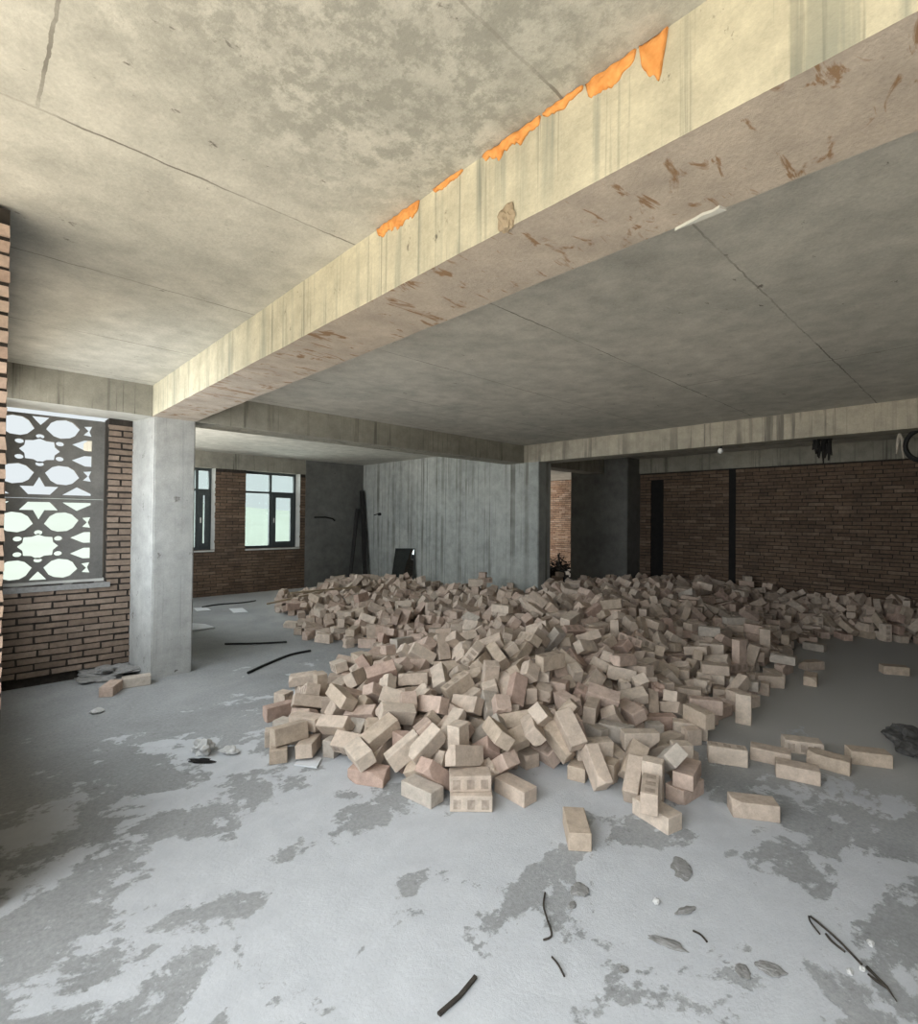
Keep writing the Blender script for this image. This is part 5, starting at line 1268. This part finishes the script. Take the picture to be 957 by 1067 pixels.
    4,2560,189,45,0,0,-115, 0,2734,299,172,-450,0,291, 5,2356,412,65,-321,450,0, 0,2545,796,45,0,-900,240, 5,2979,-4010,45,0,0,-119, 0,2989,-3706,45,0,0,-250, 0,2977,-3740,135,0,0,744,
    0,3160,-3517,122,379,-168,-225, 0,3094,-3608,152,-605,81,-321, 4,2863,-3244,195,-232,108,274, 5,2974,-2689,211,-451,768,59, 0,3018,-2882,238,-197,854,136, 0,3013,-2747,355,310,210,-711,
    1,2827,-2489,368,114,36,113, 2,2743,-1673,227,-21,148,47, 2,2797,-1472,155,561,-161,-445, 0,2728,-1280,122,0,257,-255, 3,2923,-262,114,450,-166,-90, 0,2925,-28,57,450,0,143,
    5,2938,359,160,0,0,-739, 0,2886,165,172,450,0,621, 0,3138,806,257,-425,-43,-438, 0,2950,1471,160,0,0,883, 1,2943,2025,45,0,0,-110, 3,2900,2633,45,0,0,707, 1,2926,3325,45,0,0,-48,
    3,3269,-3994,45,0,0,-637, 0,3294,-3692,57,450,0,-170, 3,3344,-3457,128,-900,320,84, 0,3378,-3553,120,0,450,534, 0,3199,-3321,268,270,-172,632, 0,3269,-2976,265,361,-24,291,
    2,3103,-2359,355,59,-273,-97, 1,3339,-2037,397,61,121,-886, 0,3121,-2173,373,-628,-77,403, 0,3299,-1885,397,-8,19,-80, 0,3054,-1576,313,208,-133,645, 3,2927,-1665,295,623,-175,-326,
    2,3234,-1307,261,-33,-129,-8, 0,3322,-1500,307,757,0,505, 0,3248,-340,45,900,0,117, 4,3201,-210,80,407,85,828, 2,3323,878,244,16,861,15, 0,2780,1670,45,0,0,-786, 0,3280,2293,45,0,0,220,
    0,3150,2628,132,449,614,107, 1,3352,2943,119,408,158,-408, 2,2956,3405,127,214,9,842, 0,3668,-3394,172,-450,0,-844, 2,3667,-3167,175,0,0,534, 4,3419,-3188,157,558,219,-361,
    4,3522,-3165,194,273,-127,484, 0,3649,-3151,291,-330,0,620, 0,3414,-2941,363,309,16,169, 2,3439,-2644,420,-56,-862,-411, 0,3650,-2118,352,323,-222,-783, 2,3379,-998,298,91,-106,-414,
    0,3539,-768,214,55,627,289, 0,3317,-843,220,780,-89,71, 0,3640,-520,239,147,-93,663, 2,3386,-246,147,450,0,-85, 0,3671,93,213,0,-468,423, 4,3533,-151,281,-435,-102,-577,
    1,3712,329,316,378,-814,108, 1,3564,1019,193,0,166,-430, 0,3546,1638,195,217,667,-18, 5,3443,1730,202,497,682,-12, 1,3610,2053,152,70,-823,-203, 3,3736,2018,306,846,70,-144,
    0,3406,2362,215,-450,679,172, 0,3722,3448,198,51,66,611, 5,3983,-3312,94,227,129,329, 1,3859,-3234,221,-545,112,-195, 0,3628,-2554,404,-333,-182,-301, 0,3887,-2465,355,172,746,113,
    0,3601,-2872,378,-748,7,-286, 2,3904,-2034,395,463,-125,-194, 0,3703,-2495,446,139,233,-124, 1,3897,-1735,340,0,0,-588, 0,3712,-1910,378,-563,212,565, 0,3576,-907,278,-127,150,226,
    4,3875,-382,364,847,-241,-161, 2,3832,264,268,84,2,82, 3,3780,479,244,450,-646,147, 0,3976,597,286,703,-73,-37, 4,3577,1816,239,-34,704,-74, 3,3874,2105,203,-69,-130,-297,
    3,3699,2338,240,50,639,637, 4,3799,2684,250,0,0,-431, 0,3829,3116,242,-18,82,420, 5,4299,-3865,57,450,0,-478, 3,4177,-3351,57,450,0,-123, 1,4127,-3461,57,450,0,738, 0,4179,-2926,310,-49,896,-39,
    0,4104,-2707,315,352,-134,544, 1,4107,-2298,464,-668,9,60, 1,4087,-1514,332,-195,-64,-652, 5,3857,-1261,403,-385,300,-328, 4,4194,-1137,418,-63,-365,196, 1,3900,-1046,283,-692,-283,164,
    0,4198,-988,341,-345,187,171, 5,4359,315,312,-193,-31,-451, 4,3987,132,315,-753,135,-147, 0,4039,2427,375,-297,825,156, 2,4154,2652,298,-450,0,544, 3,4298,2911,277,-672,-286,-125,
    0,4143,4153,57,450,0,378, 0,4172,4435,45,0,0,-197, 0,4447,-3685,57,450,0,-510, 3,4347,-2463,482,880,-89,-63, 3,4606,-2418,461,-305,-340,83, 0,4364,-2252,445,588,154,28,
    0,4426,-1623,476,-107,-134,-848, 0,4400,-914,447,-447,22,-281, 3,4541,227,294,-24,93,-311, 1,4506,651,319,-211,82,526, 0,4531,891,257,560,256,-123, 3,4204,1964,267,591,-686,-11,
    2,4463,3062,296,110,-578,654, 5,4810,-3684,58,450,0,357, 3,4684,-3718,120,1,-450,-407, 1,4923,-2408,455,-439,174,-679, 2,4760,-2297,482,227,183,503, 1,4591,-854,424,-96,50,386,
    1,4621,-654,431,3,4,-55, 3,4757,58,309,31,335,643, 3,4714,138,360,446,-336,-290, 3,4746,407,382,-410,12,851, 1,4937,223,363,-726,71,-369, 0,4860,1638,334,-214,851,17,
    0,4611,2291,315,-785,24,94, 5,4624,2470,289,153,28,-696, 1,4609,3284,327,331,-845,-46, 2,4709,3816,250,0,0,632, 0,4621,4418,110,-28,-177,44, 0,4851,4381,120,-859,450,0,
    0,5130,-3892,135,900,0,-381, 4,5215,-3807,57,450,0,-381, 0,5149,-2853,258,180,787,-121, 0,4996,-2858,302,-195,883,-247, 3,5068,-2713,273,129,729,-164, 1,5002,-2604,384,-28,659,532,
    0,5052,-1974,475,19,85,879, 1,5014,-1809,522,-171,-737,370, 3,4934,-1531,428,495,53,-249, 1,5016,-1338,439,-396,-145,296, 1,5240,-540,378,121,158,588, 0,5050,451,406,-354,76,24,
    0,5122,942,312,705,250,311, 2,5187,1068,352,250,21,-73, 0,5009,1157,236,-216,-73,-351, 1,5165,1454,226,-894,0,241, 2,5144,1842,315,0,0,-586, 3,4972,1929,280,-239,-50,691,
    1,5094,2834,242,220,-46,-193, 1,4982,2799,288,230,-78,549, 3,4762,2947,244,-50,-271,-237, 2,4822,3199,249,279,-23,497, 3,5084,3196,223,-686,-203,65, 1,5036,3122,255,248,-155,8,
    0,4913,3833,229,-63,-86,-291, 2,5037,3973,226,-380,-262,168, 0,4779,4042,156,222,27,-303, 1,5046,4467,120,-28,-450,0, 0,5392,-3762,57,450,0,828, 2,5320,-3458,148,450,0,-427,
    4,5323,-2822,264,-450,-168,-408, 5,5278,-2493,339,32,211,-847, 0,5411,-1158,473,-348,-267,328, 0,5568,-1466,475,623,-34,501, 3,4752,-997,416,220,736,-247, 1,5316,-1144,514,-76,190,-537,
    3,5459,-581,408,-440,66,10, 0,5587,-403,354,-237,-298,-563, 0,5431,240,237,-450,1,193, 4,5533,412,322,-143,566,-77, 0,5590,1715,120,96,450,0, 1,5357,2177,256,408,-181,503,
    0,5419,2430,245,-66,710,-465, 0,5250,3089,274,103,249,-222, 2,5544,3170,299,-253,-47,164, 0,5549,3385,242,345,-828,27, 0,5498,3943,224,878,-1,-470, 3,5723,4178,133,-450,-300,-164,
    1,5638,-3617,57,450,0,891, 1,5750,-3489,105,-455,-129,752, 3,5477,-3116,249,644,8,25, 3,6049,-2770,311,498,165,392, 1,5640,-2287,426,626,43,-151, 0,5807,-1489,412,260,76,-393,
    0,5687,-1480,449,198,-130,439, 0,5509,-1225,540,-42,-35,272, 0,6048,-963,493,-775,268,271, 1,5700,-1048,479,-151,-292,453, 0,5481,-678,398,402,14,896, 0,6070,-2893,253,159,-835,-46,
    1,5888,-2562,353,786,-261,-208, 0,5938,-2682,227,146,294,-567, 0,5950,-1891,425,443,-29,510, 0,5859,-1896,391,-470,116,501, 0,5836,-1171,415,824,-127,211, 0,5939,-482,423,165,102,309,
    3,5673,-729,410,774,0,-515, 0,5825,-551,353,301,64,-203, 0,6222,-3549,139,721,47,-1, 5,6100,-3356,211,220,166,-103, 0,6408,-3196,175,-521,-161,-217, 0,6174,-2951,127,-614,75,77,
    4,6265,-2900,225,-617,37,16, 1,6365,-2091,469,210,-899,43, 2,6475,-1580,388,-65,665,281, 0,6231,-1854,447,378,-702,98, 3,6353,-809,495,765,-132,-37, 2,6442,-722,437,-119,-129,430,
    0,6527,-3666,57,450,0,-342, 2,6538,-2759,264,-50,15,99, 0,6658,-1862,422,-869,-188,262, 1,6829,-1624,401,-6,-172,469, 2,6912,-3764,45,900,0,399, 5,7075,-3627,65,-203,450,665,
    0,6777,-3246,154,337,2,836, 0,6750,-2722,222,450,-611,-218, 0,6969,-2623,303,-153,-737,-214, 3,6927,-2754,305,-218,-39,864, 1,6895,-1935,425,-90,-143,-396, 2,7027,-1893,511,330,24,-10,
    0,7082,-1451,435,700,224,12, 0,6997,-781,341,577,272,-320, 3,7028,-589,416,82,-759,-201, 3,6898,-3106,203,-1,-822,-515, 2,7221,-2869,162,-596,8,-312, 1,7009,-2967,140,551,-294,27,
    3,7170,-2605,223,-400,-656,-269, 0,7049,-421,431,883,14,-242, 0,7271,179,226,-20,180,-80, 2,7652,-3045,114,-898,-208,-66, 1,7390,-2930,212,-132,175,355, 2,7654,-2362,371,-541,68,-622,
    1,7446,-1282,458,731,-48,29, 0,8063,-816,388,262,-127,74, 0,7600,563,143,20,107,-531, 2,7577,758,196,-728,-230,33, 3,7791,-2944,171,-449,-9,604, 4,7664,-2922,194,-518,-251,-259,
    0,7766,-2477,309,349,-811,-147, 4,7527,-2927,212,-185,764,-39, 0,7834,-1924,399,-262,-8,-405, 0,7687,-1354,417,-274,-63,34, 4,8150,-989,386,246,4,-75, 0,7926,-479,400,475,-239,-19,
    2,7842,-295,329,0,-276,-34, 0,7904,335,263,-97,117,-166, 3,7724,569,165,-23,-111,376, 0,7804,1093,218,139,702,42, 0,7636,1090,222,259,102,393, 0,7612,1186,324,-322,880,28,
    0,8025,-6353,57,450,0,-362, 1,7999,-6353,172,450,0,-844, 3,7930,-6039,45,0,0,464, 0,8040,-6098,106,687,42,-391, 0,7956,-5726,45,0,0,607, 3,7816,-5839,45,0,0,-743, 5,8069,-5450,45,0,0,-560,
    0,7972,-3124,147,-450,0,743, 1,8027,-2718,163,-290,-28,-855, 3,8022,-2212,455,-6,743,298, 0,8075,-2087,405,-2,0,760, 0,8099,-1611,389,211,218,-128, 0,7980,-1275,411,-238,161,442,
    0,8087,-1689,441,-286,-34,-863, 0,7963,-1111,357,-303,-38,-898, 0,8333,467,204,-277,-144,-99, 0,7924,598,172,450,0,661, 0,8110,875,225,0,0,461, 2,7952,1299,157,601,-615,125,
    3,8296,-6378,45,0,0,-594, 0,8180,-6445,223,-103,-185,27, 0,8188,-6313,120,-380,450,0, 3,8219,-5946,101,821,-115,-3, 3,8197,-6132,153,-88,-894,328, 0,8248,-6310,285,900,0,27,
    4,7750,-6267,45,-900,0,-45, 1,7665,-6034,45,0,900,0, 2,8184,-5749,57,-450,0,-357, 5,8048,-5604,65,-287,-450,0, 3,8082,-5783,157,233,-103,358, 0,8177,-5804,192,248,-33,294,
    0,7901,-5878,135,900,0,415, 1,8277,-5441,45,0,0,182, 0,8238,-5437,135,0,0,-388, 1,8196,-5457,239,-435,20,-650, 1,8151,-5490,337,24,893,429, 0,8433,-5326,193,-163,90,-775,
    2,8245,-5285,328,-142,-595,360, 1,8144,-5289,120,-388,-450,0, 1,7813,-5402,45,900,0,203, 4,7976,-5306,45,0,0,589, 0,8345,-4810,45,900,0,-261, 0,8245,-4461,97,-218,64,-11,
    0,8285,-3963,135,0,0,873, 1,8076,-3820,58,-450,0,-172, 0,8207,-3741,45,0,0,-309, 0,8251,-3375,45,0,0,-36, 2,8386,-3104,177,441,74,-432, 0,8209,-2703,320,-287,37,783, 1,8084,-2827,302,73,710,-450,
    0,8368,-2277,334,188,-175,319, 3,8370,-2001,323,-97,-690,-219, 0,8258,-1514,388,371,180,67, 0,8394,-1107,352,92,-763,430, 0,8472,-570,395,-43,655,57, 0,8448,298,250,-3,40,-38,
    3,8422,146,300,0,135,-407, 0,8395,856,147,450,0,-750, 0,8332,613,204,-562,47,-52, 3,8034,-6602,145,503,154,505, 2,8479,-6224,119,147,151,863, 0,8364,-6162,137,196,-830,254,
    2,8574,-6326,264,120,732,212, 1,8780,-6177,320,218,-100,768, 4,8569,-6157,261,108,-244,622, 1,8222,-6116,303,-639,-63,-314, 1,8492,-6145,188,704,70,254, 4,8355,-6132,247,-249,-53,-667,
    1,8428,-5874,233,190,809,27, 3,8328,-5963,273,-624,-65,-35, 1,8266,-5885,335,34,181,562, 4,8099,-6030,188,-285,148,278, 2,8346,-5668,186,331,-118,-377, 0,8594,-5628,282,-237,-182,376,
    0,8394,-5849,357,239,208,566, 0,8428,-5726,337,629,105,-114, 3,8478,-5457,57,-450,0,-439, 0,8558,-5407,364,-452,-70,272, 2,8688,-5507,390,687,112,68, 0,8467,-5601,243,900,-347,6,
    1,8395,-5458,270,-442,-255,237, 0,7951,-5261,147,-450,0,-802, 0,8694,-5188,375,1,2,-578, 4,8381,-5247,65,438,-450,0, 0,8743,-4869,57,-450,0,161, 2,8726,-4580,132,-697,119,477,
    1,8668,-4261,120,-617,450,0, 0,8355,-2766,389,-507,18,343, 3,8429,-2522,287,690,91,436, 1,8650,-2231,305,-59,-431,326, 0,8714,-1987,361,-730,137,319, 0,8693,-1698,297,-621,-211,-299,
    0,8567,-1979,370,606,-155,174, 2,8514,-888,327,194,-235,-784, 2,8728,-1225,356,-169,-177,-663, 0,8634,-1120,363,176,23,-778, 0,8520,-698,327,844,130,32, 1,8734,-837,327,-341,825,-171,
    1,9030,-6506,343,-145,56,592, 0,8685,-6469,316,-218,852,-250, 0,8915,-6365,249,822,278,-42, 0,8945,-6165,333,-665,115,-123, 0,9023,-6301,359,821,68,-19, 1,8830,-6546,392,-241,-140,-623,
    3,8998,-5971,266,332,-20,-51, 1,8793,-6028,323,288,231,-712, 1,9101,-5967,389,-456,-119,-441, 0,8972,-5818,281,-56,-214,-399, 1,9020,-5777,361,-217,43,14, 1,9025,-5620,351,148,-760,194,
    1,9055,-5562,424,-44,177,340, 0,9016,-5374,353,9,36,191, 3,9024,-5379,443,885,34,4, 1,9089,-5209,529,-376,-142,441, 2,9010,-5374,563,219,19,-176, 3,8909,-5550,431,554,-229,177,
    3,8607,-5746,362,-183,207,10, 0,9022,-5246,618,226,-64,-257, 3,9012,-5215,427,-743,24,97, 1,9012,-5111,484,-743,24,98, 1,8970,-3767,122,-100,460,294, 0,8903,-3429,227,0,-697,578,
    0,9089,-881,409,-11,-856,456,
)

recs = [BRICKS[i:i + 7] for i in range(0, len(BRICKS), 7)]


def placed(rec):
    k, x, y, z, a, b_, c = rec
    return k, Matrix.Translation((x / 1000, y / 1000, z / 1000)) @ Euler([math.radians(v / 5) for v in (a, b_, c)]).to_matrix().to_4x4()


SINGLE = [('beige', 'lone brick standing apart on the floor in front of the heap, end towards the camera'),
          ('tan', 'long brick lying apart at the right front of the heap, side facing out'),
          ('greyish', 'lone brick on bare floor right of the heap, beside the dark sack'),
          ('beige', 'brick at the far left front corner of the heap, beside the flat pale tile'),
          ('beige', 'bottom brick of the neat two-brick stack at the front of the heap'),
          ('beige', 'top brick of the neat two-brick stack at the front of the heap'),
          ('pale beige', 'brick lying flat on the floor just left of the two-brick stack'),
          ('tan', 'brick lying flat on the floor just right of the two-brick stack'),
          ('tan', 'back brick of the small group lying at the right tip of the heap'),
          ('beige', 'middle brick of the small group lying at the right tip of the heap'),
          ('pale beige', 'outermost brick of the small group at the right tip of the heap'),
          ('greyish', 'brick standing end-on at the foot of the square column'),
          ('pinkish', 'pinkish brick lying lengthwise at the foot of the square column'),
          ('tan', 'brick alone off the right flank of the heap, nearer of two'),
          ('tan', 'brick lying alone far out on the bare floor near the right photo edge'),
          ('beige', 'brick alone off the right flank of the heap, farther of two'),
          ('tan', 'brick lying on the floor before the heap along the dark brick wall'),
          ('beige', 'front brick of the small group lying at the right tip of the heap')]
tone_rng = random.Random(4)
singles = []
for n_, rec in enumerate(recs[:300]):
    k, mw = placed(rec)
    if n_ < len(SINGLE):
        singles.append([*SINGLE[n_], None])
        continue
    tone = tone_rng.choices(list(TONES), (0.22, 0.30, 0.18, 0.18, 0.05, 0.07))[0]
    ax, ay, az = (mw.to_3x3() @ Vector(v) for v in ((1, 0, 0), (0, 1, 0), (0, 0, 1)))
    el = abs(ax.z)
    pose = 'standing upright' if el > 0.8 else 'propped steeply' if el > 0.42 else 'lying flat' if abs(az.z) > 0.88 else 'on edge' if abs(ay.z) > 0.88 else 'tilted'
    if el <= 0.42:
        al = abs(ax.x * fw.x + ax.y * fw.y)
        pose += ' end-on' if al > 0.8 else ' lengthwise' if al < 0.5 else ' askew'
    z_ = mw.translation.z
    zone = 'low on the heap' if z_ < 0.07 else 'high on the heap' if z_ > 0.38 else 'on the slope'
    word = 'brick' if k < 2 else 'chipped brick' if k < 4 else 'half brick'
    d = mw.translation - CAM
    px, py = 478.5 + 537.25 * d.dot(r2) / d.dot(fw), 533.5 - 537.25 * d.dot(u2) / d.dot(fw)
    singles.append([tone, '%s %s %s %s' % (tone, word, pose, zone), '%.0f%% across, %.0f%% down photo' % (px / 9.57, py / 10.67)])
texts = [s_[1] for s_ in singles]
for s_ in singles:
    if s_[2] and texts.count(s_[1]) > 1:
        s_[1] += ', ' + s_[2]

proto = [bpy.data.objects.new('brick', me) for me in MESHES]
for i, (tone, text, _) in enumerate(singles):
    k, mw = placed(recs[i])
    o = proto[k].copy()
    COL.objects.link(o)
    o.name = 'brick'
    o.matrix_world = mw
    c = TONES[tone]
    j = random.uniform(0.94, 1.05)
    o.color = (c[0] * j, c[1] * j, c[2] * j, 1)
    tag(o, text, 'brick', 'loose bricks of the heap')
for p in proto:
    if not p.users_collection:
        bpy.data.objects.remove(p)
# the several thousand smaller-looking bricks of the heap, as one body
src = [([v.co.copy() for v in me.vertices], [tuple(p.vertices) for p in me.polygons], [tuple(me.uv_layers[0].data[li].uv) for p in me.polygons for li in p.loop_indices]) for me in MESHES]
V, F, UV = [], [], []
for rec in recs[len(singles):]:
    k, mw = placed(rec)
    base = len(V)
    V.extend(mw @ c for c in src[k][0])
    F.extend(tuple(base + i for i in p) for p in src[k][1])
    UV.extend(src[k][2])
me = bpy.data.meshes.new('brick_heap')
me.from_pydata(V, [], F)
uvl = me.uv_layers.new(name='UVMap')
uvl.data.foreach_set('uv', [c for uv in UV for c in uv])
me.materials.append(M['heap'])
heap = bpy.data.objects.new('brick_heap', me)
COL.objects.link(heap)
tag(heap, 'great heap of loose beige bricks spreading from the front to the back walls', 'brick heap', kind='stuff')

# two battens lying up the left slope of the far heap: set down until they touch the bricks
from mathutils.bvhtree import BVHTree
bv = BVHTree.FromPolygons(V, F)


def laid(a, b, r, label):
    hs = []
    for i in range(41):
        x, y_ = a[0] + (b[0] - a[0]) * i / 40, a[1] + (b[1] - a[1]) * i / 40
        tops = [bv.ray_cast(Vector((x, y_ + q, 2.0)), Vector((0, 0, -1)))[0] for q in (-r, 0, r)]
        hs.append(max([p.z for p in tops if p] + [0.0]))
    # straight line over the two highest supports that lets no brick through
    best = None
    for i in range(0, 20):
        for j in range(21, 41):
            g = (hs[j] - hs[i]) / (j - i)
            if all(hs[i] + g * (k - i) >= hs[k] - 1e-4 for k in range(41)):
                best = (i, g)
    i, g = best if best else (0, 0)
    z0 = hs[i] - g * i + r * 0.62 if best else max(hs) + r
    stick('timber_batten', (a[0], a[1], z0), (b[0], b[1], z0 + g * 40), r, 'timber', label, 'batten')


laid((2.45, 2.05), (3.75, 2.0), 0.022, 'pale thin batten lying up the left slope of the far heap')
laid((2.35, 2.72), (3.4, 2.75), 0.02, 'second pale batten, behind the other on the far heap')
